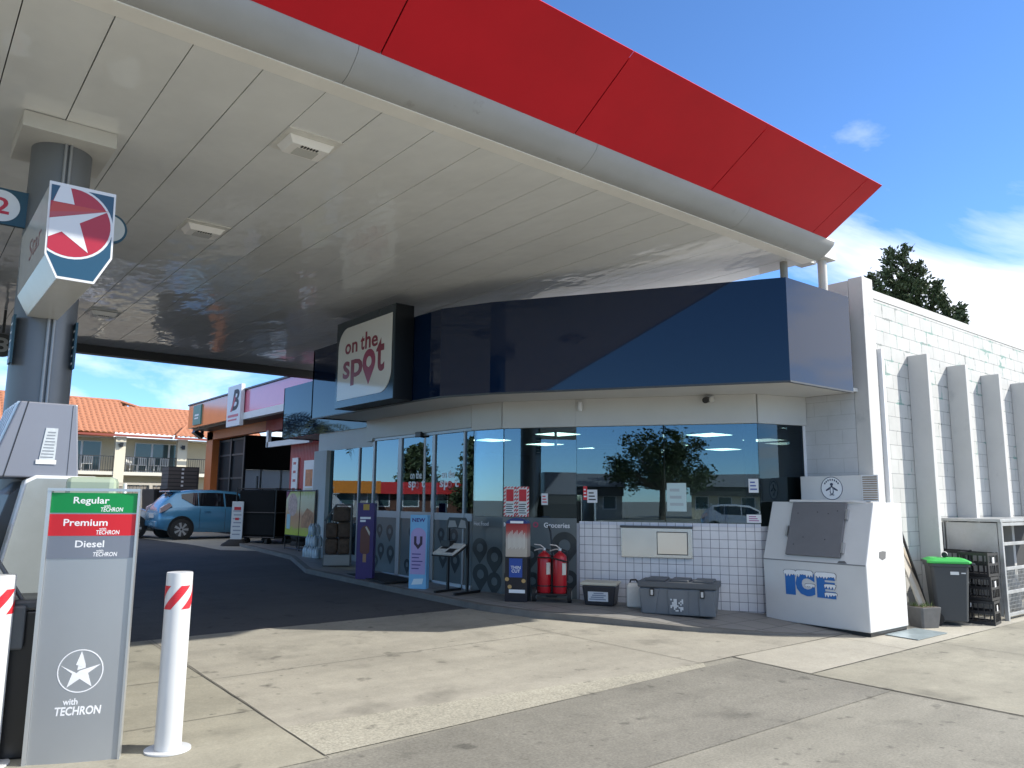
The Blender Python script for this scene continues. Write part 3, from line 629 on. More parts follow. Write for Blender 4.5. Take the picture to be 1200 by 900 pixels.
# interior, dim, with lit ceiling panels
INT = [(10.1, 6.06), (9.5, 6.30), (8.09, 8.43), (7.5, 9.42), (7.34, 9.98), (7.34, 13.3), (7.9, 13.55), (7.9, 16.8), (17, 16.8), (17, 5.4), (10.45, 5.4), (10.45, 6.06)]
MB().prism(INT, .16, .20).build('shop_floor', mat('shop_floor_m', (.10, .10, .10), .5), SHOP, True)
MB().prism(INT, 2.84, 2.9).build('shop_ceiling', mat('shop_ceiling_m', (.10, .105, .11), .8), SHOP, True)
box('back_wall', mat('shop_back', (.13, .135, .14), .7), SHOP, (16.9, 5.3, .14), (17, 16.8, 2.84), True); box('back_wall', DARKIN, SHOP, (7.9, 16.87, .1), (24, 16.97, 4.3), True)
PANEL = mat('lit_panel', (.8, .9, .8), .5, emit=(.85, 1, .86), es=5.0)
for (x, y) in ((11.9, 8.9), (10.3, 9.0), (11.6, 11.0), (13.5, 11.2), (15.0, 13.2), (15.5, 11.2), (13.7, 8.9), (14.8, 9.1), (9.8, 10.8), (11.4, 13.0), (9.8, 12.9), (9.5, 15.2), (13.2, 13.2), (11.9, 6.9), (13.7, 6.9)):
    lp = thing('ceiling_panel', 'square lit ceiling panel inside the shop', 'ceiling light', (x, y, 2.84), 0, 'lit ceiling panels inside the shop')
    box('tray', WHITE, lp, (-.33, -.33, -.012), (.33, .33, 0)); box('diffuser', PANEL, lp, (-.3, -.3, -.018), (.3, .3, -.0125))
MB().box(9.6, 6.45, .14, 9.72, 6.57, 2.84).build('inner_post', mat('post_pale', (.5, .55, .55), .5), SHOP, True)
def inside(lx, d, z): p = Vector(P2)+UX0*lx-UN0*d; return (p.x, p.y, z)
UX0 = Vector((math.cos(ang), math.sin(ang))); UN0 = Vector((math.sin(ang), -math.cos(ang)))
ct = thing('shop_counter', 'dim shop counter just inside the servery glass', 'counter', inside(1.3, .62, .2), ang)
box('counter_top', mat('counter_grey', (.22, .23, .23), .4), ct, (-1.1, -.28, 1.0), (1.1, .3, 1.05)); box('counter_body', DARKIN, ct, (-1.05, -.22, 0), (1.05, .25, .999))
mo = thing('till_monitor', 'black till monitor on the shop counter behind the glass', 'monitor', inside(.66, .55, 1.25), ang)
box('screen', BLACK, mo, (-.05, -.16, .06), (-.01, .16, .40), bevel=.005); box('stand', BLACK, mo, (-.09, -.09, 0), (.05, .09, .06))
bt = None
for k in range(5):
    if bt is None:
        bt = thing('drink_bottle', 'clear drink bottle in the row on the counter behind the glass', 'bottle', inside(1.70, .5, 1.25), 0, 'row of drink bottles on the counter')
        b = MB(); b.lathe([(.03, 0), (.035, .02), (.035, .2), (.015, .27), (.015, .31), (0, .312)], n=10); b.build('bottle_body', mat('drink_pale', (.42, .52, .54), .2), bt, smooth=40)
        b = MB(); b.lathe([(.0175, .29), (.0175, .318), (0, .319)], n=10); b.build('cap', WHITE, bt)
    else: dup(bt, inside(1.70+.10*k, .5, 1.25))
bk = MB(); bk.prism([(8.9, 9.2), (9.8, 7.9), (11.2, 8.9), (10.3, 10.2)], 2.52, 2.835, 'z'); bk.build('ceiling_bulkhead', mat('bulkhead_dark', (.03, .032, .034), .6), SHOP, True)
for k in range(3):
    tv = thing('menu_screen', ['left', 'middle', 'right'][k]+' dark menu screen hung behind the glass near the doors', 'screen', (9.2+.42*k, 10.2-.62*k, 2.05), ang)
    box('bezel', BLACK, tv, (-.36, -.03, 0), (.36, .03, .44)); box('display', mat('display_dim%d' % k, ((.10, .12, .2), (.16, .14, .2), (.08, .09, .11))[k], .3, var=.5, vs=9), tv, (-.34, -.034, .02), (.34, -.031, .42)); box('hanger', BLACKM, tv, (-.02, -.02, .44), (.02, .02, .78))
# navy gloss fascia, wrapping the front
FB, FT = 3.07, 4.37
FL = [(9.93, 5.07), (8.455, 5.10), (6.42, 8.49), (6.10, 9.27), (6.07, 9.85), (6.07, 13.6)]
names = 0
def fpanel(a, b):
    o_ = slab('fascia_panel', b, a, FB, FT, .05, NAVY, SHOP, 0); return o_
def fsplit(a, b, n):
    a, b = Vector(a), Vector(b); d = (b-a).normalized()*.003
    for k in range(n): fpanel(a.lerp(b, k/n)+d*(k > 0), a.lerp(b, (k+1)/n)-d*(k < n-1))
mid = Vector(FL[1]).lerp(Vector(FL[2]), .17)
fsplit(FL[0], FL[1], 1); fsplit(FL[1], mid, 1); fsplit(mid, FL[2], 1)
fsplit(FL[2], FL[3], 1); fsplit(FL[3], FL[4], 1); fsplit(FL[4], FL[5], 2)
fpanel((7.70, 13.75), (7.70, 16.3)); fpanel((7.70, 16.31), (7.70, 18.95)); slab('fascia_panel', (7.70, 13.6), (6.07, 13.6), FB, FT, .05, NAVY, SHOP, 0); slab('fascia_panel', (9.2, 18.95), (7.70, 18.95), FB, FT, .05, NAVY, SHOP)
SOFC = mat('soffit_board', (.58, .575, .55), .55, var=.04, vs=1)
MB().prism([(9.9, 5.14), (8.49, 5.15), (6.47, 8.51), (6.15, 9.29), (6.12, 9.87), (6.12, 13.55), (7.76, 13.6), (7.76, 18.9), (9.2, 18.9), (9.2, 13.6), (10.19, 8.0), (10.19, 5.14)], ZH+.002, ZH+.05).build('fascia_soffit', SOFC, SHOP, True)
TRIM = mat('trim_dark', (.05, .055, .06), .4)
for a, b in zip(FL, FL[1:]): slab('fascia_trim', b, a, FB-.022, FB-.001, .045, TRIM, SHOP, .003)
box('roof', mat('roof_grey', (.3, .3, .3), .7), SHOP, (10.41, 5.3, 4.05), (24, 18.9, 4.15), True)
MB().prism([(9.9, 5.2), (8.6, 5.2), (6.6, 8.6), (6.25, 9.35), (6.2, 9.9), (6.2, 13.5), (7.8, 13.6), (7.8, 18.9), (10.4, 18.9), (10.4, 5.3)], 4.2, 4.25).build('roof', MATS['roof_grey'], SHOP, True)
box('rear_wall', WALLW, SHOP, (23.8, 5.26, -.05), (24, 18.9, 4.04), True)
box('party_wall', WALLW, SHOP, (9.3, 18.75, 0), (23.79, 18.9, 4.04), True)
# CCTV camera and motion sensor on the header
cm = thing('security_camera', 'small black and white security camera under the navy fascia', 'camera', (8.97, 6.72, 3.02), ang)
box('bracket', WHITE, cm, (-.05, -.06, -.03), (.09, -.02, .05), bevel=.006)
d = MB(); d.tube([(0, -.06, 0), (-.02, -.17, -.02)], .045, 14); d.build('camera_body', BLACK, cm, smooth=40)
d = MB(); d.tube([(.065, -.05, .0), (.06, -.13, -.01)], .035, 12); d.build('lamp_body', CREAM, cm, smooth=40)
ms = thing('motion_sensor', 'white pill-shaped motion sensor on the cream header above the glass', 'sensor', (7.98, 8.27, 2.90), ang)
d = MB(); d.lathe([(.0, 0), (.03, .008), (.036, .03), (.036, .12), (.03, .142), (0, .15)], (.0, -.10, 0), 14); d.build('sensor_body', WHITE, ms, smooth=50)

# 'on the spot' light box
SG = thing('shop_sign', 'square illuminated shop sign with dark red lettering hung on the navy fascia', 'sign', (5.74, 10.95, 3.07), R(-90))
hw = .98
b = MB().box(-hw, 0, 0, hw, .32, 1.47).build('cabinet', mat('cabinet_black', (.007, .008, .01), .3, spec=.2), SG, bevel=.006)
FRG = mat('sign_frame_green', (.03, .045, .05), .12, spec=.6)
box('frame', FRG, SG, (-hw+.01, -.012, .01), (hw-.01, -.001, 1.46))
def roundpoly(x0, z0, x1, z1, rtl, rbr, n=10):
    P = [(x0, z0)]
    P += [(x1-rbr+rbr*math.sin(t*math.pi/2/n), z0+rbr-rbr*math.cos(t*math.pi/2/n)) for t in range(n+1)]
    P += [(x1, z1)]
    P += [(x0+rtl-rtl*math.sin(t*math.pi/2/n), z1-rtl+rtl*math.cos(t*math.pi/2/n)) for t in range(n+1)]
    return P
MB().prism(roundpoly(-.88, .13, .9, 1.335, .33, .33), -.02, -.0125, 'y').build('face', mat('sign_face', (.80, .77, .71), .07, spec=.5), SG)
MAR = mat('maroon_lettering', (.24, .004, .022), .35)
for ch_, xa, xb, za, zb in (('o', -.63, -.42, .88, 1.06), ('n', -.385, -.20, .885, 1.06), ('t', -.09, .04, .88, 1.115), ('h', .065, .245, .885, 1.165), ('e', .275, .475, .88, 1.06), ('s', -.68, -.44, .47, .765), ('p', -.40, .0, .34, .765), ('t', .44, .70, .46, .99)):
    text(ch_, 'letter', MAR, SG, xa, za, xb, zb, -.021, .02)
pin = MB(); n = 28; cx0, cz0, ro, ri = .21, .66, .205, .09
outl = [(cx0+ro*math.cos(a), cz0+ro*math.sin(a)) for a in [R(-40)+R(260)*k/n for k in range(n+1)]] + [(cx0, cz0-.36)]
inl = [(cx0+ri*math.cos(a), cz0+ri*math.sin(a)) for a in [R(-40)+R(260)*k/n for k in range(n+1)]] + [(cx0, cz0-ri)]
rings = [[(a[0], -.021, a[1]), (b_[0], -.021, b_[1]), (b_[0], -.025, b_[1]), (a[0], -.025, a[1])] for a, b_ in zip(outl, inl)]; rings.append(rings[0])
pin.loft(rings, cap=False); pin.build('map_pin', mat('pin_maroon', (.33, .015, .06), .35), SG)

# ------------------------------------------------------------------ things along the shop front
UX = Vector((math.cos(ang), math.sin(ang))); UN = Vector((math.sin(ang), -math.cos(ang)))  # along, outwards
def at_wall(lx, ly):
    p = Vector(P2)+UX*lx+UN*ly; return (p.x, p.y, pz(p.y))
# black storage tub with cream lid
t = thing('storage_tub', 'black plastic tub with cream lid and white paper label by the tiles', 'tub', at_wall(.42, .33), ang)
b = MB(); b.loft([[(-.2, -.16, .0), (.2, -.16, .0), (.2, .14, .0), (-.2, .14, .0)], [(-.235, -.19, .27), (.235, -.19, .27), (.235, .16, .27), (-.235, .16, .27)]]); b.build('tub_body', mat('tub_black', (.02, .022, .028), .35), t, bevel=.02)
b = MB(); b.box(-.255, -.21, .272, .255, .18, .315); b.build('lid', mat('lid_cream', (.50, .47, .38), .5, var=.1, vs=8), t, bevel=.015)
lb = MB(); lb.M = Matrix.Translation((0, -.176, .13)) @ Matrix.Rotation(R(6), 4, 'X'); lb.box(-.15, -.004, -.07, .13, -.001, .06); lb_ = lb.build('paper_label', mat('label_paper', (.55, .57, .6), .6), t)
lk = MB(); lk.M = lb.M
for k in range(4): lk.box(-.13+.02*k, -.006, -.05+.027*k, .10-.03*(k % 2), -.0042, -.035+.027*k)
lk.build('label_print', mat('print_slate', (.2, .24, .3), .6), lb_)
# jerrycan
t = thing('jerrycan', 'dirty white plastic jerrycan beside the black storage tub', 'jerrycan', at_wall(.89, .36), ang+R(8))
JC = mat('can_white', (.62, .61, .57), .4, var=.12, vs=9, dark=(.25, .24, .22), dvs=7, dth=.66)
b = MB(); b.loft([[(-.105*s_, -.1*s_, z), (.105*s_, -.1*s_, z), (.105*s_, .1*s_, z), (-.105*s_, .1*s_, z)] for z, s_ in ((0, .92), (.02, 1), (.28, 1), (.315, .85), (.325, .6))]); b.build('can_body', JC, t, bevel=.02)
b = MB(); b.tube([(-.06, 0, .315), (-.05, 0, .36), (.02, 0, .365), (.06, 0, .32)], .013, 8); b.build('handle', BLACK, t, smooth=50)
b = MB(); b.lathe([(.022, .3), (.022, .345), (0, .347)], (.075, -.03, 0), 12); b.build('cap', BLACK, t, smooth=40)
# big grey toolbox
t = thing('tool_chest', 'large grey plastic tool chest with two latches against white tiles', 'tool chest', at_wall(1.53, .62), ang+R(-3))
TG = mat('chest_grey', (.14, .155, .17), .5, var=.06, vs=6, bump=.06, bs=150); TD = mat('chest_lid', (.085, .092, .10), .5, bump=.06, bs=150)
b = MB(); b.loft([[(-.455, -.22, .0), (.455, -.22, .0), (.455, .2, .0), (-.455, .2, .0)], [(-.49, -.25, .34), (.49, -.25, .34), (.49, .23, .34), (-.49, .23, .34)]])
o = b.build('chest_body', TG, t, bevel=.02)
b = MB()
for (xa, xb, sl) in ((-.49, -.28, .05), (-.12, .14, .0), (.27, .49, -.05)):
    b.loft([[(xa+.01+.03*(xa < -.2), -.236, .01), (xb-.01, -.236, .01), (xb-.01, -.21, .01), (xa+.01, -.21, .01)], [(xa, -.268, .325), (xb+sl, -.268, .325), (xb+sl, -.24, .325), (xa, -.24, .325)]])
b.build('chest_ribs', TG, o, bevel=.006)
b = MB(); b.box(-.51, -.275, .342, .51, .245, .42); lid = b.build('lid', TD, t, bevel=.015)
b = MB()
for (xa, xb) in ((-.42, -.16), (-.1, .14), (.2, .45)): b.box(xa, -.22, .415, xb, .2, .445)
b.build('lid_ridges', TD, lid, bevel=.012)
for xx in (-.32, .32):
    b = MB(); b.box(xx-.028, -.285, .235, xx+.028, -.262, .335); la = b.build('latch', BLACK, t, bevel=.004)
    box('latch_clip', ALU, la, (xx-.014, -.292, .25), (xx+.016, -.286, .315))
b = MB(); rnd = random.Random(2)
for i in range(8):
    for j in range(8):
        if rnd.random() < .58: b.box(-.085+.0205*i, -.2585-.0022*j, .055+.0195*j, -.067+.0205*i, -.25, .073+.0195*j)
b.build('worn_sticker', mat('sticker_white', (.6, .62, .63), .6), t)
# fire extinguishers on a trolley
TR = thing('extinguisher_trolley', 'black two-wheeled trolley carrying red fire extinguishers', 'trolley', at_wall(-.27, .40), ang+R(10))
b = MB(); b.box(-.22, -.14, .1, .22, .14, .125); b.build('platform', BLACKM, TR, bevel=.004)
b = MB(); b.tube([(0, .0, .12), (0, .03, .75), (-.03, .06, .98), (-.05, -.02, 1.05)], .014, 8); b.build('handle', BLACKM, TR, smooth=50)
b = MB(); b.tube([(-.22, -.11, .62), (.0, -.125, .615), (.24, -.11, .56)], .012, 6); b.build('retaining_bar', BLACKM, TR, smooth=50)
for xx in (-.25, .25):
    b = MB(); b.tube([(xx-.028, -.02, .1), (xx+.028, -.02, .1)], .1, 20); wh = b.build('wheel', RUBBER, TR, smooth=40)
    b = MB(); b.tube([(xx-.031, -.02, .1), (xx+.031, -.02, .1)], .062, 16); b.build('hub', mat('hub_grey', (.45, .45, .43), .4), wh, smooth=40)
def extinguisher(dx, dy, label):
    p = Vector(at_wall(-.27+dx, .40-dy)); t = thing('fire_extinguisher', label, 'fire extinguisher', (p.x, p.y, TR.location.z+.126), ang+R(10), 'red fire extinguishers on the trolley')
    RE = mat('extinguisher_red', (.42, .012, .02), .28)
    b = MB(); b.lathe([(.0, 0), (.085, 0), (.09, .012), (.09, .40), (.08, .445), (.045, .475), (.025, .485), (.02, .5)], n=24); b.build('cylinder', RE, t, smooth=40)
    b = MB(); b.lathe([(.0905, .075), (.0915, .076), (.0915, .09), (.0905, .091)], n=24); b.build('band', BLACK, t, smooth=40)
    b = MB(); b.lathe([(.02, .5), (.026, .505), (.026, .53), (0, .535)], n=12); v = b.build('valve', ALU, t, smooth=40)
    b = MB(); b.tube([(0, 0, .53), (-.05, -.01, .565), (-.13, -.02, .575)], .008, 6); b.tube([(0, 0, .52), (-.06, -.01, .52), (-.13, -.02, .50)], .008, 6); b.build('lever', ALU, v, smooth=50)
    b = MB(); b.tube([(.02, 0, .52), (.09, -.01, .5), (.11, -.02, .4), (.1, -.02, .15)], .011, 8); b.build('hose', BLACK, t, smooth=50)
    t.scale = (1.1, 1.1, 1.16)
    b = MB(); b.M = Matrix.Rotation(R(40), 4, 'Z'); b.box(-.03, -.0925, .22, .03, -.09, .36); b.build('label_strip', mat('strip_pale', (.6, .58, .5), .5), t)
    return t
e1 = extinguisher(-.115, 0, 'red fire extinguisher on the left of the black trolley'); e2 = extinguisher(.115, .0, 'red fire extinguisher on the right of the black trolley, nearest the tiles')
# chip display stand
t = thing('display_stand', 'tall cardboard snack display stand, black below and red-white above, by grey window film', 'display stand', at_wall(-.74, .52), ang+R(5)); t.scale = (1, 1, .93)
b = MB(); b.prism([(-.16, -.13), (.16, -.13), (.16, .12), (-.16, .12)], 0, .66); b.build('lower_body', mat('stand_black', (.012, .013, .02), .3), t, bevel=.004)
def grad(name, stops, ax='Z', lo=0, hi=1, rough=.4, noise=.0):
    """printed artwork: colour bands along one axis"""
    if name in MATS: return MATS[name]
    m = bpy.data.materials.new(name); m.use_nodes = True; tt = m.node_tree; p = tt.nodes['Principled BSDF']; N = tt.nodes.new; L = tt.links.new
    c = N('ShaderNodeTexCoord'); s_ = N('ShaderNodeSeparateXYZ'); L(c.outputs['Object'], s_.inputs[0]); rg = N('ShaderNodeMapRange'); rg.inputs[1].default_value = lo; rg.inputs[2].default_value = hi; L(s_.outputs['XYZ'.index(ax)], rg.inputs[0])
    n = N('ShaderNodeTexNoise'); n.inputs['Scale'].default_value = 6; n.inputs['Detail'].default_value = 4; L(c.outputs['Object'], n.inputs['Vector'])
    ad = N('ShaderNodeMath'); ad.operation = 'MULTIPLY_ADD'; L(n.outputs[0], ad.inputs[0]); ad.inputs[1].default_value = noise; L(rg.outputs[0], ad.inputs[2])
    sb = N('ShaderNodeMath'); sb.operation = 'SUBTRACT'; L(ad.outputs[0], sb.inputs[0]); sb.inputs[1].default_value = noise/2
    cr = N('ShaderNodeValToRGB'); L(sb.outputs[0], cr.inputs[0]); e = cr.color_ramp.elements
    while len(e) < len(stops): e.new(.5)
    for i, (ps, cl) in enumerate(stops): e[i].position = ps; e[i].color = (*cl, 1)
    L(cr.outputs[0], p.inputs['Base Color']); p.inputs['Roughness'].default_value = rough; MATS[name] = m; return m
b = MB(); b.prism([(-.155, -.125), (.155, -.125), (.155, .115), (-.155, .115)], .662, 1.16)
b.build('upper_body', grad('stand_art', [(0, (.45, .38, .3)), (.55, (.5, .44, .38)), (.78, (.4, .06, .05)), (1, (.30, .02, .02))], 'Z', .66, 1.16, noise=.15), t, bevel=.004)
b = MB(); b.prism([(-.155, 1.162)] + [(-.155*math.cos(math.pi*k/14), 1.162+.085*math.sin(math.pi*k/14)) for k in range(1, 14)] + [(.155, 1.162)], -.13, .1, 'y'); hd = b.build('header_card', mat('header_blue', (.02, .04, .16), .35), t)
text('Smiths', 'header_lettering', TXW, hd, -.10, 1.165, .10, 1.215, -.131, .01) if False else box('header_emblem', TXW, hd, (-.09, -.132, 1.165), (.1, -.131, 1.2))
b = MB(); b.box(-.1, -.135, .36, .09, -.131, .64); pk = b.build('snack_packet', mat('packet_blue', (.02, .07, .32), .3), t)
text('THIN\nCUT', 'packet_lettering', TXW, pk, -.075, .43, .065, .53, -.136, .01)
b = MB()
for i in range(14): b.box(-.12+.018*i, -.127, .78+.012*(i % 3), -.112+.018*i, -.1255, 1.0+.02*(i % 4))
b.build('print_stripes', mat('print_cream', (.65, .62, .55), .4), t)
b = MB()
for (xx, z) in ((-.13, .33), (.11, .31), (-.09, .22)): b.prism(circ(xx, z, .03, 12), -.135, -.131, 'y')
b.build('chip_print', mat('chip_gold', (.5, .32, .12), .4), t)
text('BEEN', 'print_lettering', TXW, t, -.08, .14, .12, .19, -.131, .01) if False else box('print_strip', TXW, t, (-.1, -.133, .13), (.13, -.131, .18))
# newspaper stand
t = thing('newspaper_stand', 'black tubular newspaper stand with tilted tray of papers by the doors', 'newspaper stand', (6.83, 9.78, pz(9.8)), R(-78)); t.scale = (1, 1, .93)
for xx in (-.2, .2):
    b = MB(); b.box(xx-.018, -.018, .03, xx+.018, .018, 1.14); b.build('upright', BLACKM, t, bevel=.003)
    b = MB(); b.box(xx-.022, -.28, 0, xx+.022, .28, .04); b.build('foot', BLACKM, t, bevel=.004)
b = MB(); b.prism([(-.22, 1.02), (.22, 1.02), (.22, 1.13), (.17, 1.2), (-.17, 1.2), (-.22, 1.13)], -.03, -.019, 'y'); hd = b.build('header_board', BLACK, t)
b = MB(); b.prism([(-.19, 1.035), (.0, 1.05), (-.04, 1.15), (-.16, 1.15)], -.034, -.031, 'y'); b.prism([(.03, 1.04), (.19, 1.03), (.17, 1.15), (.08, 1.17)], -.034, -.031, 'y'); b.build('header_print', mat('news_print', (.28, .28, .27), .6), hd)
b = MB(); b.M = Matrix.Translation((0, -.16, .70)) @ Matrix.Rotation(R(28), 4, 'X'); b.box(-.23, -.2, -.02, .23, .16, .0); tr_ = b.build('tray', BLACKM, t, bevel=.003)
b2 = MB(); b2.M = b.M; b2.box(-.2, -.19, .001, .2, .13, .03); nw = b2.build('newspaper', mat('newsprint', (.55, .54, .5), .8, var=.25, vs=14), tr_)
b3 = MB(); b3.M = b.M; b3.box(-.17, -.05, .0305, -.02, .1, .032); b3.box(.02, -.15, .0305, .17, -.03, .032); b3.build('photo_print', TXK, nw)
b = MB(); b.M = Matrix.Translation((-.12, .0, .74)); b.box(-.09, -.16, -.03, .09, -.03, .09); b.build('side_pocket', BLACK, t)
# blue upright advert
def flag_box(name, label, loc, rot, w_, h_, d_, base_m):
    t = thing(name, label, 'advert sign', loc, rot); MB().box(-w_/2, -d_/2, 0, w_/2, d_/2, h_).build('board', base_m, t, bevel=.004); return t
t = flag_box('advert_pillar', 'slim light blue and lilac NEW ice cream advert standing before the doors', (6.58, 10.47, pz(10.47)), R(-55), .29, 1.13, .12, mat('advert_blue', (.20, .46, .70), .45))
b = MB(); b.prism([(-.125, .22)] + [(.125, .22), (.125, .82)] + [(.125*math.cos(math.pi*k/12), .82+.11*math.sin(math.pi*k/12)) for k in range(1, 12)] + [(-.125, .82)], -.063, -.061, 'y'); b.build('lilac_panel', mat('advert_lilac', (.42, .33, .58), .45), t)
text('NEW', 'lettering', mat('advert_ink', (.05, .03, .2), .5), t, -.11, 1.02, .11, 1.08, -.0605, .03)
u_ = [(-.07+.0, .80), (-.03, .80), (-.03, .70), (0, .665), (.03, .70), (.03, .80), (.07, .80), (.07, .68), (.0, .60), (-.07, .68)]
MB().prism(u_, -.066, -.0635, 'y').build('emblem', mat('emblem_brown', (.05, .025, .05), .5), t)
b = MB()
for k in range(5): b.box(-.1, -.0655, .30+.055*k, .02+.03*(k % 3), -.0635, .315+.055*k)
b.build('small_print', mat('advert_ink', (.05, .03, .2), .5), t)
b = MB(); b.prism([(-.1, .06), (.08, .075), (.1, .16), (-.06, .15)], -.064, -.061, 'y'); b.build('badge', mat('badge_white', (.65, .75, .8), .5), t)
# purple advert
t = flag_box('advert_pillar', 'slim purple advert with a chocolate ice cream bar, left of the blue one', (6.44, 11.95, pz(11.95)), R(-50), .30, 1.27, .12, mat('advert_purple', (.045, .02, .13), .4))
b = MB(); bar = [(-.085, .45), (-.085, .78)] + [(.085*math.cos(math.pi-math.pi*k/12), .79+.1*math.sin(math.pi*k/12)) for k in range(13)] + [(.085, .45), (.05, .42), (-.05, .42)]; b.prism(bar, -.064, -.061, 'y'); b.build('ice_cream_print', mat('choc_print', (.13, .04, .025), .4), t)
MB().prism([(.02, .88), (.085, .78), (.08, .72), (-.0, .86)], -.0665, -.0645, 'y').build('bite_print', mat('cream_print', (.55, .5, .4), .5), t)
box('stick_print', mat('stick_tan', (.35, .2, .1), .5), t, (-.03, -.064, .28), (.03, -.061, .415))
text('Simply\nmix', 'lettering', TXW, t, -.12, .98, .12, 1.10, -.061, .02) if False else box('wordmark', TXW, t, (-.1, -.063, 1.0), (.09, -.061, 1.035))
box('wordmark', TXW, t, (-.1, -.063, .95), (.0, -.061, .985)); box('badge', mat('badge_gold', (.5, .3, .05), .5), t, (-.05, -.063, 1.15), (.06, -.061, 1.25))
text('caramel', 'lettering', mat('lilac_text', (.4, .3, .5), .5), t, -.08, .14, .08, .19, -.061, .01) if False else None
# door mat
o = MB().prism([(6.35, 11.15), (6.95, 11.1), (7.1, 12.6), (6.5, 12.75)], pz(12)+.001, pz(12)+.02).build('door_mat', RUBBER); tag(o, 'black rubber door mat on the walkway between the two adverts', 'mat')
# firewood rack
t = thing('firewood_rack', 'slope-topped grey rack filled with bagged brown firewood beside the pilaster', 'rack', (7.0, 14.15, pz(14.1)), R(-29))
RK = mat('rack_grey', (.12, .125, .13), .45)
side = [(-.30, 0), (.30, 0), (.30, 1.2), (-.02, 1.2), (-.30, .85)]
sp_ = [(-.25, 0), (.25, 0), (.25, 1.15), (-.05, 1.15), (-.25, .85)]
b = MB()
for p, q_ in zip(sp_, sp_[1:]+sp_[:1]): b.tube([(p[0], -.25, p[1]+.02), (q_[0], -.25, q_[1]+.02)], .015, 6); b.tube([(p[0], .25, p[1]+.02), (q_[0], .25, q_[1]+.02)], .015, 6)
for p in sp_: b.tube([(p[0], -.25, p[1]+.02), (p[0], .25, p[1]+.02)], .015, 6)
b.build('frame', RK, t)
box('base_panel', mat('base_panel_grey', (.32, .32, .31), .6), t, (-.245, -.262, .02), (.245, .24, .22))
WOODB = mat('firewood_brown', (.10, .062, .04), .75, var=.55, vs=9, bump=.6, bs=14)
rnd = random.Random(9)
for (xa, xb, za, zb) in ((-.235, .0, .23, .52), (.005, .235, .23, .53), (-.235, -.01, .535, .82), (.0, .235, .54, .84), (-.1, .23, .85, 1.13)):
    b = MB(); b.box(xa, -.235, za, xb, .23, zb)
    o = b.build('firewood_bag', WOODB, t, bevel=.04)
# poster cage with stacked water bottles
t = thing('poster_cage', 'black frame cage with two bright food posters by the white pilaster', 'display cage', (7.62, 17.4, pz(17.4)), R(-90))
b = MB()
for xx in (-.83, .0, .83): b.tube([(xx, 0, 0), (xx, 0, 1.42)], .016, 6); b.tube([(xx, .3, 0), (xx, .3, 1.42)], .016, 6)
for z in (.04, .34, 1.4):
    b.tube([(-.83, 0, z), (.83, 0, z)], .013, 6); b.tube([(-.83, .3, z), (.83, .3, z)], .013, 6)
b.build('frame', BLACKM, t)
for (xa, xb, k) in ((-.80, -.02, 0), (.02, .80, 1)):
    p_ = MB().box(xa, -.025, .36, xb, -.018, 1.38).build('poster', grad('poster_art%d' % k, [(0, (.42, .5, .03)), (.14, (.4, .42, .05)), (.2, (.5, .3, .12)), (.45, (.5, .25, .12)), (.62, (.58, .5, .3)), (.85, (.6, .58, .38)), (1, (.4, .45, .1))], 'Z', .36, 1.38, noise=.25), t)
    if k == 0:
        MB().prism(circ((xa+xb)/2, 1.07, .27, 24), -.028, -.0255, 'y').build('poster_print', mat('salad_print', (.5, .35, .3), .6, var=.4, vs=14), p_); box('poster_bottle', mat('bottle_print', (.3, .5, .55), .5), p_, (xa+.08, -.028, .5), (xa+.28, -.0255, .85))
        MB().prism([(xa, 1.2), (xa+.22, 1.38), (xa, 1.38)], -.028, -.0255, 'y').build('poster_corner', mat('corner_plum', (.2, .03, .09), .5), p_)
    else:
        MB().prism([(xa+.1, .55), (xb-.05, .55), (xb-.05, .9), (xa+.4, 1.0), (xa+.12, .8)], -.028, -.0255, 'y').build('poster_print', mat('burger_print', (.42, .2, .09), .6, var=.5, vs=9), p_)
BOT = mat('water_bottle_plastic', (.45, .52, .56), .2, var=.2, vs=8)
wb = None
for k, (dx, dy, dz) in enumerate(((-.3, -.0, 0), (-.05, .0, 0), (.2, .0, 0), (-.17, 0, .24), (.07, 0, .24), (-.05, 0, .48))):
    lab = 'bundle of clear water bottles stacked between poster cage and firewood rack'
    if wb is None:
        wb = thing('water_bottles', lab, 'water bottles', (7.28+dy, 15.9+dx, pz(16)+dz), 0, 'stacked packs of water bottles')
        b = MB()
        for i in range(2):
            for j in range(2): b.lathe([(.05, 0), (.055, .02), (.055, .15), (.03, .2), (.018, .21), (.018, .235), (0, .236)], (-.06+.115*i, -.06+.115*j, 0), 10)
        b.build('bottle_pack', BOT, wb, smooth=40)
    else: dup(wb, (7.28+dy, 15.9+dx, pz(16)+dz), 0)

# ------------------------------------------------------------------ ice merchandiser
IZ = .07
fx0 = lambda z: 9.21-(z-IZ)*.02/.785
ICE = thing('ice_freezer', 'white slant-front ice freezer with grey door and snow-capped blue ICE lettering', 'ice freezer', (9.7, 5.35, 0))
IW = mat('freezer_white', (.60, .60, .59), .38, var=.04, vs=3, dark=(.45, .44, .42), dvs=5, dth=.735)
prof = [(9.21, IZ), (10.185, IZ), (10.185, 1.60), (9.46, 1.60), (9.19, .855)]
b = MB(); b.prism([(p[0], p[1]) for p in prof], 4.66, 6.06, 'y'); body = b.build('cabinet', IW, ICE, True, bevel=.012)
box('plinth', BLACK, ICE, (9.25, 4.68, -.03), (10.17, 6.03, IZ-.002), True)
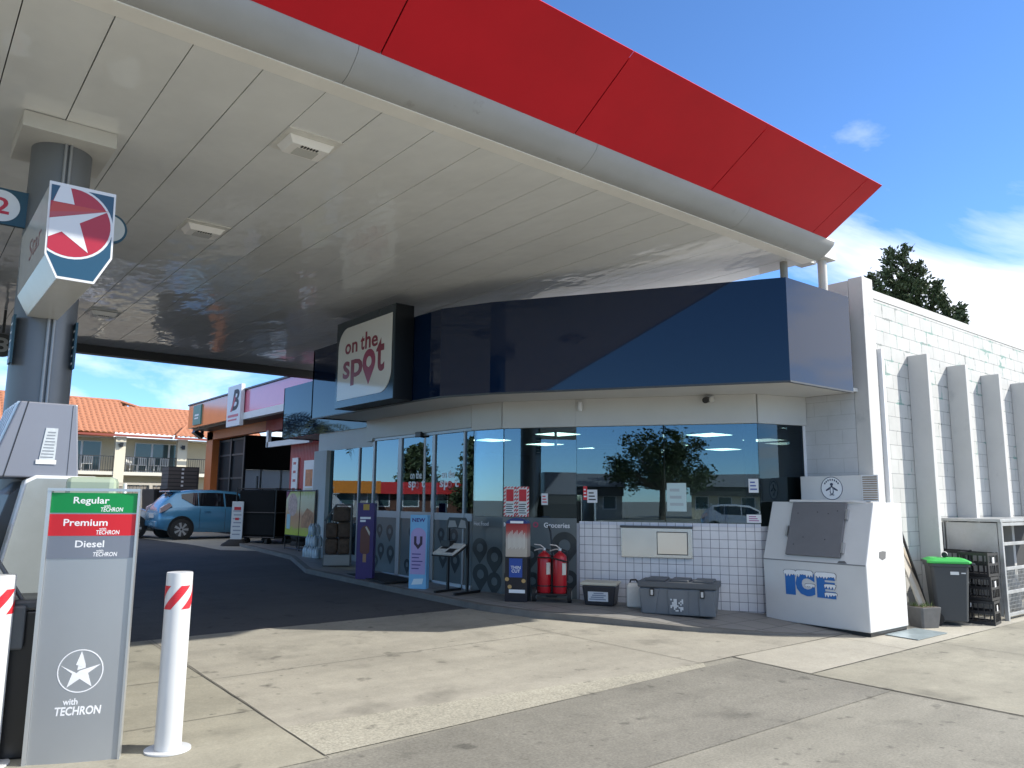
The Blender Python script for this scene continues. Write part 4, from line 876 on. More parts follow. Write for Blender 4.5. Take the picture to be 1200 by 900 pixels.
# slanted door laid on the slope
s0, s1 = Vector((9.19, .855)), Vector((9.46, 1.60)); sl = (s1-s0); L_ = sl.length; sl.normalize(); nn = Vector((-sl.y, sl.x))
def slope(yy, v, d): p = s0+sl*v+nn*d; return (p.x, yy, p.y)
b = MB(); A = [slope(5.72, .06, .003), slope(4.98, .06, .003), slope(4.98, L_-.02, .003), slope(5.72, L_-.02, .003)]; B = [slope(5.72, .06, .045), slope(4.98, .06, .045), slope(4.98, L_-.02, .045), slope(5.72, L_-.02, .045)]
b.loft([A, B]); dr = b.build('door', mat('door_grey', (.155, .155, .165), .5, var=.08, vs=4, dark=(.05, .05, .05), dvs=9, dth=.72), ICE, True, bevel=.01)
for v in (.12, .55):
    b = MB(); b.loft([[slope(4.965, v, .004), slope(4.945, v, .004), slope(4.945, v+.13, .004), slope(4.965, v+.13, .004)], [slope(4.968, v, .06), slope(4.94, v, .06), slope(4.94, v+.13, .06), slope(4.968, v+.13, .06)]]); b.build('hinge', ALU, dr)
b = MB(); b.loft([[slope(5.75, .3, .004), slope(5.73, .3, .004), slope(5.73, .46, .004), slope(5.75, .46, .004)], [slope(5.76, .32, .05), slope(5.735, .32, .05), slope(5.735, .44, .05), slope(5.76, .44, .05)]]); b.build('handle', ALU, dr)
b = MB(); b.loft([[slope(5.80, L_-.012, .002), slope(4.75, L_-.012, .002), slope(4.75, L_+.015, .002), slope(5.80, L_+.015, .002)], [slope(5.78, L_-.01, .03), slope(4.9, L_-.01, .03), slope(4.9, L_+.02, .03), slope(5.78, L_+.02, .03)]]); b.build('rain_strip', IW, ICE, True)
b = MB(); b.prism([(9.187, .842), (9.199, .842), (9.199, .856), (9.187, .856)], 4.67, 6.05, 'y'); b.build('seam', mat('seam_grey', (.2, .2, .2), .6), ICE, True)
RUST = mat('chip_grey', (.13, .13, .13), .7)
b = MB(); b.prism([(4.90, .86), (5.02, .86), (5.0, .885), (4.93, .89)], 9.185, 9.2, 'x'); b.build('paint_chip', RUST, ICE, True)
b = MB(); b.prism([(9.52, .93), (9.60, .90), (9.68, .92), (9.70, 1.0), (9.62, 1.01), (9.53, 1.0)], 4.657, 4.661, 'y'); b.build('paint_chip', RUST, ICE, True)
b = MB()
for (yy, v) in ((5.62, .62), (5.62, .2), (5.08, .66), (5.35, .64), (5.5, .3), (5.2, .28), (5.2, .62)):
    b.loft([[slope(yy+.008*math.cos(2*math.pi*k/8), v+.008*math.sin(2*math.pi*k/8), .044) for k in range(8)], [slope(yy+.006*math.cos(2*math.pi*k/8), v+.006*math.sin(2*math.pi*k/8), .049) for k in range(8)]])
b.build('door_screws', BLACK, dr)
# ICE letters with snow caps, on the front face (facing -X, read along -Y)
b = MB(); ig = MB()
IB = mat('ice_blue', (.012, .13, .42), .4); SNOW = mat('snow_white', (.76, .78, .8), .45)
fx = lambda z: 9.21-(z-IZ)*.02/.785
plI = lambda X, Z, D: (fx(Z)-.004-D, X, Z)
def ice_letter(s_, ya, yb, za=.42, zb=.725):
    text(s_, 'letter', IB, ICE, ya, za, yb, zb, bold=.07, plane=lambda X, Z, D: (fx(Z)-.003-D, X, Z), world=True)
ice_letter('I', 5.745, 5.605); ice_letter('C', 5.60, 5.335); ice_letter('E', 5.31, 5.06)
def drip(ya, yb, z, top=.045, seed=0, d0=.006):
    rn = random.Random(seed); n_ = int((ya-yb)/.018); lowp_ = []
    for k in range(n_+1): lowp_.append((ya-(ya-yb)*k/n_, z-(.006 if k % 2 else rn.uniform(.012, .05))))
    up = [(yb-.008, z+top*.4), (yb+.012, z+top*.9), ((ya+yb)/2, z+top), (ya-.012, z+top*.85), (ya+.008, z+top*.4)]
    P_ = lowp_+up; xx = fx(z)
    k1 = MB(); k1.prism([(p[0]+(.005 if p[0] > (ya+yb)/2 else -.005), p[1]+(.004 if p[1] > z else -.003)) for p in P_], xx-.0065, xx-.0058, 'x'); k1.build('snow_outline', TXK, ICE, True)
    k2 = MB(); k2.prism(P_, xx-.0095, xx-.0066, 'x'); k2.build('snow_cap', SNOW, ICE, True)
drip(5.755, 5.595, .69, seed=1); drip(5.585, 5.36, .695, seed=2); drip(5.32, 5.055, .69, seed=3); drip(5.46, 5.34, .555, .022, 4); drip(5.20, 5.06, .575, .018, 5); drip(5.20, 5.05, .475, .018, 6)
# condenser unit on top
un = box('condenser_box', IW, ICE, (9.92, 4.92, 1.603), (10.18, 5.90, 1.95), True, .008)
box('vent_frame', WHITE, un, (9.905, 4.80, 1.612), (9.925, 5.02, 1.955))
b = MB()
for k in range(11): b.box(9.898, 4.815, 1.63+.029*k, 9.904, 5.005, 1.645+.029*k)
b.build('vent_slats', mat('slat_tan', (.30, .24, .18), .7, var=.3, vs=20), un)
# emblem: ring with a standing bird
q = MB(); q.prism([(5.44+.155*math.cos(2*math.pi*k/32), 1.785+.155*math.sin(2*math.pi*k/32)) for k in range(32)], 9.914, 9.919, 'x'); em = q.build('emblem_disc', SNOW, un)
def yzring(cy, cz, r0, r1, x0, x1, n=32):
    m_ = MB(); rings = []
    for k in range(n+1):
        a = 2*math.pi*k/n; c, s_ = math.cos(a), math.sin(a); rings.append([(x0, cy+r0*c, cz+r0*s_), (x0, cy+r1*c, cz+r1*s_), (x1, cy+r1*c, cz+r1*s_), (x1, cy+r0*c, cz+r0*s_)])
    return m_.loft(rings, cap=False)
EK = mat('emblem_ink', (.03, .04, .08), .5)
yzring(5.44, 1.785, .147, .155, 9.911, 9.914).build('emblem_ring', EK, em)
bird = MB(); oy, oz = 5.44, 1.775
bird.prism([(oy+.03*math.cos(a)*(1.0 if math.sin(a) < 0 else .8), oz-.015+.062*math.sin(a)) for a in [2*math.pi*k/18 for k in range(18)]], 9.911, 9.914, 'x')
bird.build('emblem_bird', EK, em)
MB().prism([(oy+.021*math.cos(a), oz+.062+.02*math.sin(a)) for a in [2*math.pi*k/14 for k in range(14)]]+[], 9.911, 9.914, 'x').build('emblem_head', EK, em)
for sg in (-1, 1):
    MB().prism([(oy+sg*.022, oz+.03), (oy+sg*.085, oz-.012), (oy+sg*.08, oz-.028), (oy+sg*.028, oz-.005)], 9.9105, 9.9139, 'x').build('emblem_wing', EK, em)
    MB().prism([(oy+sg*.006, oz-.085), (oy+sg*.034, oz-.085), (oy+sg*.03, oz-.073), (oy+sg*.008, oz-.073)], 9.911, 9.914, 'x').build('emblem_foot', EK, em)
MB().prism([(oy+.016*math.cos(2*math.pi*k/12), oz-.02+.042*math.sin(2*math.pi*k/12)) for k in range(12)], 9.908, 9.9108, 'x').build('emblem_belly', SNOW, em)
b = MB()
for k in range(8):
    a = R(35+110*k/7); y_, z_ = 5.44+.115*math.cos(a), 1.785+.115*math.sin(a); b.box(9.911, y_-.008, z_-.012, 9.914, y_+.008, z_+.012)
b.build('emblem_letters', EK, em)

# ------------------------------------------------------------------ yard beside the wall
# wheelie bin
t = thing('wheelie_bin', 'dark grey wheelie bin with bright green lid beside the ice freezer', 'bin', (11.15, 4.56, gz(4.56)), R(35))
BG = mat('bin_grey', (.045, .05, .055), .45, bump=.05, bs=200)
def rr(hx_, hy_, z, c=.05): return [(-hx_+c, -hy_, z), (hx_-c, -hy_, z), (hx_, -hy_+c, z), (hx_, hy_-c, z), (hx_-c, hy_, z), (-hx_+c, hy_, z), (-hx_, hy_-c, z), (-hx_, -hy_+c, z)]
b = MB(); b.loft([rr(.165, .19, .06, .03), rr(.2, .235, .78, .04)]); bd = b.build('bin_body', BG, t, bevel=.012)
b = MB(); b.loft([rr(.215, .25, .76, .04), rr(.215, .25, .80, .04)]); b.build('rim', BG, bd, bevel=.008)
GL = mat('lid_green', (.05, .42, .08), .4)
b = MB(); b.loft([rr(.225, .265, .802, .04), rr(.225, .265, .83, .04), rr(.17, .2, .865, .05)]); ld = b.build('lid', GL, t, bevel=.008)
b = MB(); b.box(-.17, .20, .80, .17, .27, .835); b.build('lid_hinge', BG, ld)
b = MB(); b.box(-.21, -.30, .785, .21, -.255, .815); b.build('handle', BG, t, bevel=.008)
for xx in (-.19, .19):
    b = MB(); b.tube([(xx-.025, .2, .09), (xx+.025, .2, .09)], .09, 18); b.build('wheel', RUBBER, t, smooth=40)
b = MB(); b.box(-.203, -.10, .66, -.199, .0, .70); b.box(-.2, -.18, .675, -.196, -.13, .69); b.build('stencil', mat('stencil_white', (.6, .62, .62), .5), t)
b = MB(); b.box(-.11, -.232, .55, .11, -.225, .575); b.box(-.04, -.229, .515, .09, -.222, .53); b.build('stencil', MATS['stencil_white'], t)
# a dark jug lying on the lid
t = thing('oil_can', 'small black and white can lying on the green bin lid', 'can', (11.28, 4.62, gz(4.56)+.866), R(20))
b = MB(); b.tube([(-.12, 0, .035), (-.05, 0, .035)], .035, 12); b.tube([(.04, 0, .035), (.12, 0, .035)], .035, 12); b.build('can_ends', BLACK, t, smooth=40)
b = MB(); b.tube([(-.05, 0, .035), (.04, 0, .035)], .0352, 12); b.build('can_label', WHITE, t, smooth=40)
# milk crates
CR = mat('crate_black', (.014, .014, .016), .4)
def crate_mb():
    b = MB(); h, w_, d_ = .31, .165, .19
    for z in (.0, .14, .27): 
        for (x0, y0_, x1, y1_) in ((-w_, -d_, w_, -d_+.015), (-w_, d_-.015, w_, d_), (-w_, -d_+.015, -w_+.015, d_-.015), (w_-.015, -d_+.015, w_, d_-.015)): b.box(x0, y0_, z, x1, y1_, z+.035)
    for sx in (-1, 1):
        for sy in (-1, 1): b.box(sx*w_-.02*(sx > 0)-.002, sy*d_-.02*(sy > 0)-.002, .0, sx*w_+.02*(sx < 0)+.002, sy*d_+.02*(sy < 0)+.002, h)
    for k in range(5):
        x = -.12+.06*k; b.box(x-.006, -d_+.002, .03, x+.006, -d_+.012, .28); b.box(x-.006, d_-.012, .03, x+.006, d_-.002, .28)
        y = -.14+.07*k; b.box(-w_+.002, y-.006, .03, -w_+.012, y+.006, .28); b.box(w_-.012, y-.006, .03, w_-.002, y+.006, .28)
    b.box(-w_+.01, -d_+.01, .01, w_-.01, d_-.01, .02)
    return b
c0 = None
for (cx_, cy_, n_) in ((11.66, 4.36, 3), (11.80, 4.74, 3)):
    for k in range(n_):
        pos = ['bottom', 'middle', 'top'][k]; wh = 'front stack before the cage' if cy_ < 4.5 else 'rear stack beside the wall'
        lab = 'black plastic crate at the %s of the %s' % (pos, wh)
        if c0 is None:
            c0 = thing('plastic_crate', lab, 'crate', (cx_, cy_, gz(cy_)+.004), R(8), 'black plastic crates stacked by the bin')
            crate_mb().build('crate_body', CR, c0); MB().box(-.03, -.1935, .17, .03, -.1925, .25).build('crate_tag', mat('tag_white', (.6, .6, .6), .5), c0)
        else: dup(c0, (cx_+.01*k, cy_, gz(cy_)+.004+.313*k), R(8-5*k), lab)
# gas bottle cage
t = thing('gas_cage', 'galvanised steel cage with sheet side and mesh front against the block wall', 'cage', (12.15, 4.22, 0))
GALV = mat('galvanised', (.42, .43, .43), .45, metal=.6, var=.22, vs=4, rv=.1)
box('side_sheet', GALV, t, (12.15, 4.26, .06), (12.17, 4.95, 1.33), True)
box('top_sheet', GALV, t, (12.12, 4.20, 1.345), (15.4, 4.98, 1.385), True, .003)
b = MB()
for xx in (12.15, 13.7, 15.3): b.box(xx, 4.2, 0, xx+.05, 4.25, 1.344); b.box(xx, 4.93, 0, xx+.05, 4.975, 1.344)
for z in (.06, .36, .68, 1.02, 1.29): b.box(12.2, 4.21, z, 15.3, 4.245, z+.045)
b.build('cage_frame', GALV, t, True, bevel=.003)
b = MB()
for k in range(60): b.box(12.22+.052*k, 4.222, .1, 12.226+.052*k, 4.228, .7)
for k in range(12): b.box(12.2, 4.228, .1+.05*k, 15.3, 4.234, .106+.05*k)
b.build('cage_mesh', GALV, t, True)
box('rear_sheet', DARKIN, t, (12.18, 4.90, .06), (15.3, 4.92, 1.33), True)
for k in range(3):
    xx = 12.55+.42*k
    g = thing('gas_bottle', 'grey gas bottle standing inside the galvanised cage', 'gas bottle', (xx, 4.6, .05), 0, 'gas bottles inside the cage')
    b = MB(); b.lathe([(.0, 0), (.14, 0), (.155, .03), (.155, .36), (.12, .44), (.05, .47), (.05, .5)], n=18); b.build('bottle_body', mat('bottle_grey', (.25, .26, .27), .5), g, smooth=40)
    b = MB(); b.lathe([(.10, .46), (.105, .46), (.105, .56), (.10, .56)], n=18); b.build('collar', mat('bottle_grey', (.25, .26, .27), .5), g, smooth=40)
# planter tub with weeds
t = thing('planter_tub', 'small dirty grey plastic tub with weeds beside the green-lid bin', 'tub', (10.62, 4.66, gz(4.66)), R(-20))
b = MB(); b.loft([rr(.14, .11, 0, .02), rr(.17, .14, .26, .02)]); b.build('tub_body', mat('tub_grey', (.10, .10, .10), .6, var=.2, vs=10), t, bevel=.006)
box('soil', mat('soil_brown', (.06, .045, .03), .9), t, (-.14, -.11, .2), (.14, .11, .262))
b = MB(); rnd = random.Random(3)
for k in range(60):
    a = rnd.uniform(0, 6.28); x_, y_ = rnd.uniform(-.13, .13), rnd.uniform(-.1, .1); h = rnd.uniform(.03, .08)
    b.poly([(x_-.006, y_, .26), (x_+.006, y_, .26), (x_+.03*math.cos(a), y_+.03*math.sin(a), .26+h)])
b.build('weeds', mat('weed_green', (.09, .13, .03), .8), t)
# leaning boards and pole
for (pa, pb, wd, th, mcol, nm, lab, cat) in (((10.68, 4.62, .0), (10.62, 4.96, 1.08), .11, .025, mat('board_grey', (.36, .33, .28), .8, var=.2, vs=12), 'timber_board', 'weathered timber board leaning on the wall behind the tub', 'board'), ((10.84, 4.66, .0), (10.78, 4.96, 1.0), .12, .02, mat('board_tan', (.34, .28, .21), .8, var=.2, vs=12), 'timber_board', 'shorter brown timber board leaning nearest the bin', 'board'), ((11.0, 4.72, .0), (10.66, 4.98, 1.5), .03, .03, BLACKM, 'metal_pole', 'black metal pole leaning slanted against the wall behind the bin', 'pole')):
    a, c = Vector(pa), Vector(pb); o = MB(); o.loft([[a+Vector((-wd/2, -th/2, 0)), a+Vector((wd/2, -th/2, 0)), a+Vector((wd/2, th/2, 0)), a+Vector((-wd/2, th/2, 0))], [c+Vector((-wd/2, -th/2, 0)), c+Vector((wd/2, -th/2, 0)), c+Vector((wd/2, th/2, 0)), c+Vector((-wd/2, th/2, 0))]]); ob = o.build(nm, mcol, bevel=.003); tag(ob, lab, cat)
# service cover in the ground
o = MB().prism(rect(9.55, 4.27, 10.35, 4.66), .010, .016).build('ground_cover', mat('cover_bluegrey', (.30, .36, .38), .35, var=.25, vs=8, metal=.3)); tag(o, 'blue-grey steel ground cover in front of the ice freezer', 'ground cover')
for v in o.data.vertices: v.co.z += gz(v.co.y)

# ------------------------------------------------------------------ bollards, price sign and pump
def bollard(x, y, label, lean=0):
    t = thing('bollard', label, 'bollard', (x, y, gz(y)+.004), 0, 'white bollards with red stripes at the pump')
    BW = mat('bollard_white', (.56, .57, .57), .3, var=.04, vs=5, dark=(.5, .48, .45), dvs=9, dth=.67)
    b = MB(); b.lathe([(.0795, .01), (.0795, 1.075), (.0775, 1.085), (0, 1.088)], n=64); p = b.build('post', BW, t, smooth=40)
    b = MB(); b.lathe([(.0, 0), (.138, 0), (.138, .009), (.0, .0095)], n=32); b.build('base_plate', BW, t, smooth=30)
    # reflective red stripes wrapped on the tube
    s_ = MB()
    for k in range(4):
        n_ = 10; a0 = R(90*k); band = []
        for i in range(n_+1):
            f_ = i/n_; z = .86+f_*.145; a = a0+f_*R(85); 
            band.append([(.0818*math.cos(a+j*R(44)/4), .0818*math.sin(a+j*R(44)/4), z) for j in range(5)])
        for r0_, r1_ in zip(band, band[1:]):
            i = s_.pts(r0_); j2 = s_.pts(r1_)
            for j in range(4): s_.face((i+j, i+j+1, j2+j+1, j2+j))
    st = s_.build('stripe_band', mat('reflective_red', (.55, .02, .03), .3), t)
    md = st.modifiers.new('thick', 'SOLIDIFY'); md.thickness = .0006
    return t
b1 = bollard(1.525, 5.31, 'white steel bollard with red stripes standing right of the price board')
dup(b1, (.585, 5.62, gz(5.62)+.004), R(25), 'white bollard with red stripes cut off by the left picture edge')
# fuel grade board
A_, B_ = Vector((.789, 5.493)), Vector((1.238, 5.316)); rot = math.atan2(B_.y-A_.y, B_.x-A_.x)
t = thing('fuel_board', 'tall silver fuel grade board with green and red bands beside the pump', 'sign', (A_.x, A_.y, .025), rot)
W_ = .483; SIL = mat('board_silver', (.40, .42, .44), .3, metal=.55, var=.03)
def bow(x): return -.012*math.sin(math.pi*x/W_)
b = MB(); n_ = 12
ringL = []
for k in range(n_+1):
    x_ = W_*k/n_; ringL.append([(x_, bow(x_), 0), (x_, bow(x_), 1.585), (x_, .045, 1.585), (x_, .045, 0)])
b.loft(ringL); core = b.build('board', SIL, t, smooth=30)
EDG = mat('edge_silver', (.55, .57, .58), .3, metal=.7)
box('edge_trim', EDG, t, (-.022, -.012, 0), (-.001, .05, 1.60)); box('edge_trim', EDG, t, (W_+.001, -.012, 0), (W_+.014, .05, 1.60)); box('top_trim', EDG, t, (-.022, -.016, 1.601), (W_+.014, .05, 1.618))
GRN = mat('band_green', (.0, .23, .05), .35); BRD = mat('band_red', (.55, .012, .02), .35); BGY = mat('band_slate', (.17, .19, .23), .35)
def bandmb(z0_, z1_, d=.003):
    m_ = MB(); rg = []
    for k in range(n_+1):
        x_ = W_*k/n_; rg.append([(x_, bow(x_)-.0005, z0_), (x_, bow(x_)-.0005, z1_), (x_, bow(x_)-d, z1_), (x_, bow(x_)-d, z0_)])
    return m_.loft(rg)
g1 = bandmb(1.468, 1.59).build('grade_band', GRN, t); g2 = bandmb(1.328, 1.46).build('grade_band', BRD, t); g3 = bandmb(1.192, 1.326).build('grade_band', BGY, t)
def curved(X, Z, D): return (X, bow(X)-.0031-D, Z)
def curved0(X, Z, D): return (X, bow(X)-.0002-D, Z)
def techron(par, x0, x1, z0, z1):
    text('TECHRON', 'small_lettering', TXW, par, x0, z0, x1, z0+(z1-z0)*.62, plane=curved, bold=.014, shear=.12, depth=.0004); text('with', 'small_lettering', TXW, par, x0+(x1-x0)*.12, z0+(z1-z0)*.68, x0+(x1-x0)*.42, z1, plane=curved, bold=.012, depth=.0004)
text('Regular', 'lettering', TXW, g1, .125, 1.512, .325, 1.565, plane=curved, bold=.014, depth=.0004); techron(g1, .28, .405, 1.476, 1.518)
text('Premium', 'lettering', TXW, g2, .08, 1.388, .325, 1.43, plane=curved, bold=.014, depth=.0004); techron(g2, .265, .395, 1.336, 1.378)
text('Diesel', 'lettering', TXW, g3, .155, 1.258, .315, 1.30, plane=curved, bold=.014, depth=.0004); techron(g3, .258, .392, 1.203, 1.245)
cx_, cz_ = .245, .528
rg = ringmb(cx_, cz_, .119, .125, 0, .001, 48); rg.v = [Vector(curved0(v.x, v.z, -v.y)) for v in rg.v]; rg.build('emblem_ring', TXW, core)
S = starpts(cx_, cz_, .115, .045)
b = MB()
for P_ in ([S[0], S[1], (cx_+.028, cz_+.018), (cx_-.018, cz_+.005), S[9]], [S[8], S[7], S[6], (cx_, cz_-.045) if False else S[5], S[4], S[3], S[2], (cx_-.02, cz_-.012), (cx_-.004, cz_+.002)]):
    i = b.pts([curved0(p[0], p[1], .0) for p in P_]); j = b.pts([curved0(p[0], p[1], .0008) for p in P_]); n2_ = len(P_)
    b.face(range(j, j+n2_)); b.face(list(range(i, i+n2_))[::-1])
    for k in range(n2_): b.face((i+k, i+(k+1) % n2_, j+(k+1) % n2_, j+k))
b.build('emblem_star', TXW, core)
text('TECHRON', 'lettering', TXW, core, .125, .275, .375, .325, plane=curved0, bold=.025, shear=.1, depth=.0006); text('with', 'lettering', TXW, core, .165, .335, .245, .372, plane=curved0, bold=.02, depth=.0006)
# pump
PM = thing('fuel_pump', 'tall grey fuel pump with dark glazed lower panel behind the price board', 'fuel pump', (.85, 6.7, .04))
PG = mat('pump_grey', (.20, .21, .245), .35, metal=.25, var=.03); PL = mat('pump_light', (.42, .44, .46), .35, metal=.3)
b = MB(); b.prism([(.50, 1.72), (1.06, 1.72), (1.015, 2.25), (.66, 2.25)], 6.30, 7.22, 'y'); up = b.build('upper_cabinet', PG, PM, True, bevel=.01)
b = MB()
for k in range(6): b.box(.0, 0, 0, .0, 0, 0) if False else b.prism([(.498-.012, 1.72), (.502, 1.72), (.664, 2.25), (.648, 2.25)], 6.34+.14*k, 6.41+.14*k, 'y')
b.build('side_louvres', EDG, up)
b = MB(); b.box(.985, 6.297, 1.74, .987, 6.2995, 2.24); b.prism([(.60, 1.72), (.607, 1.72), (.712, 2.25), (.705, 2.25)], 6.297, 6.2995, 'y'); b.build('panel_seams', BLACK, up)
b = MB(); b.prism([(.80, 1.815), (.90, 1.815), (.905, 2.07), (.83, 2.07)], 6.294, 6.299, 'y'); stk = b.build('instruction_sticker', mat('sticker_pale', (.45, .49, .52), .4, var=.25, vs=14), up)
kb = MB()
for k in range(9): kb.box(.812+.004*k, 6.2925, 1.86+.022*k, .888+.002*(k % 3), 6.2938, 1.868+.022*k)
kb.build('sticker_print', mat('print_slate2', (.2, .22, .25), .5), stk)
box('sticker_foot', WHITE, stk, (.785, 6.291, 1.815), (.91, 6.2935, 1.845))
b = MB(); b.prism([(.50, .12), (1.26, .12), (1.26, 1.50), (1.12, 1.70), (.76, 1.70), (.66, 1.60), (.50, 1.0)], 6.42, 7.3, 'y'); lw = b.build('lower_cabinet', mat('pump_dark', (.05, .055, .06), .4), PM, True, bevel=.01)
outer = [(.57, .80), (1.26, .80), (1.26, 1.60), (1.17, 1.735), (.79, 1.735), (.73, 1.70), (.66, 1.30)]
b = MB(); b.prism(outer, 6.26, 6.42, 'y'); fr_ = b.build('panel_frame', mat('pump_frame_pale', (.62, .64, .66), .4), PM, True, bevel=.01)
MB().prism(inset(outer, .94), 6.252, 6.259, 'y').build('display_panel', mat('panel_glass', (.22, .245, .25), .15, spec=.6, var=.1, vs=3, rv=.12, dark=(.30, .325, .33), dvs=6, dth=.64), fr_)
box('panel_seal', BLACK, fr_, (.6, 6.27, .77), (1.25, 6.40, .797))
b = MB(); b.box(.53, 6.20, 1.28, .60, 6.36, 1.42); b.box(.50, 6.24, 1.05, .58, 6.33, 1.27); nz_ = b.build('nozzle_holder', BLACK, PM, True, bevel=.01)
b = MB(); b.tube([(.54, 6.22, 1.38), (.52, 6.12, 1.2), (.56, 6.05, .9), (.62, 6.10, .7)], .022, 10); b.build('hose', BLACK, PM, True, smooth=60)
# service bin with squeegee and washer bottle
SV = thing('service_bin', 'black forecourt service bin with bucket tucked behind the price board', 'bin', (.72, 5.83, gz(5.8)), R(-18))
b = MB(); b.loft([rr(.20, .17, 0.0, .03), rr(.225, .19, .86, .03)]); b.build('bin_body', mat('service_black', (.012, .012, .013), .3), SV, bevel=.012)
b = MB(); b.box(-.24, -.2, .862, .24, .2, .93); b.build('bin_lid', mat('service_grey', (.05, .055, .06), .4), SV, bevel=.02)
b = MB(); b.box(-.10, -.23, .64, .08, -.201, .9); b.build('bucket', mat('bucket_grey', (.06, .065, .07), .35), SV, bevel=.02)
b = MB(); b.box(-.2, -.02, .931, -.05, .1, .96); b.build('red_clip', RED, SV, bevel=.006)
sq = thing('squeegee', 'long-handled window squeegee with red grip leaning in the service bin', 'squeegee', (.66, 5.70, .9))
b = MB(); b.tube([(.76, 5.66, .88), (.52, 5.74, 1.28)], .013, 8); b.build('handle', mat('handle_grey', (.08, .085, .09), .4), sq, True, smooth=50)
b = MB(); b.tube([(.53, 5.737, 1.265), (.50, 5.747, 1.315)], .018, 8); b.build('grip', RED, sq, True, smooth=50)
ts = thing('towel_dispenser', 'pale green translucent towel dispenser showing above the price board', 'towel dispenser', (1.05, 5.72, 1.02), R(-20))
b = MB(); b.box(-.16, -.06, 0.0, .15, .12, .55); b.build('dispenser_body', BLACK, ts, bevel=.01)
b = MB(); b.box(-.15, -.07, .555, .145, .11, .70); b.build('clear_hood', mat('hood_green', (.33, .40, .30), .2, spec=.6), ts, bevel=.035)
b = MB(); b.box(-.10, -.03, -.985, .1, .07, -.002); b.build('stand_post', BLACK, ts)
b = MB(); b.tube([(.19, .02, .0), (.19, .02, .66)], .012, 8); b.build('side_rod', WHITE, ts, smooth=50)

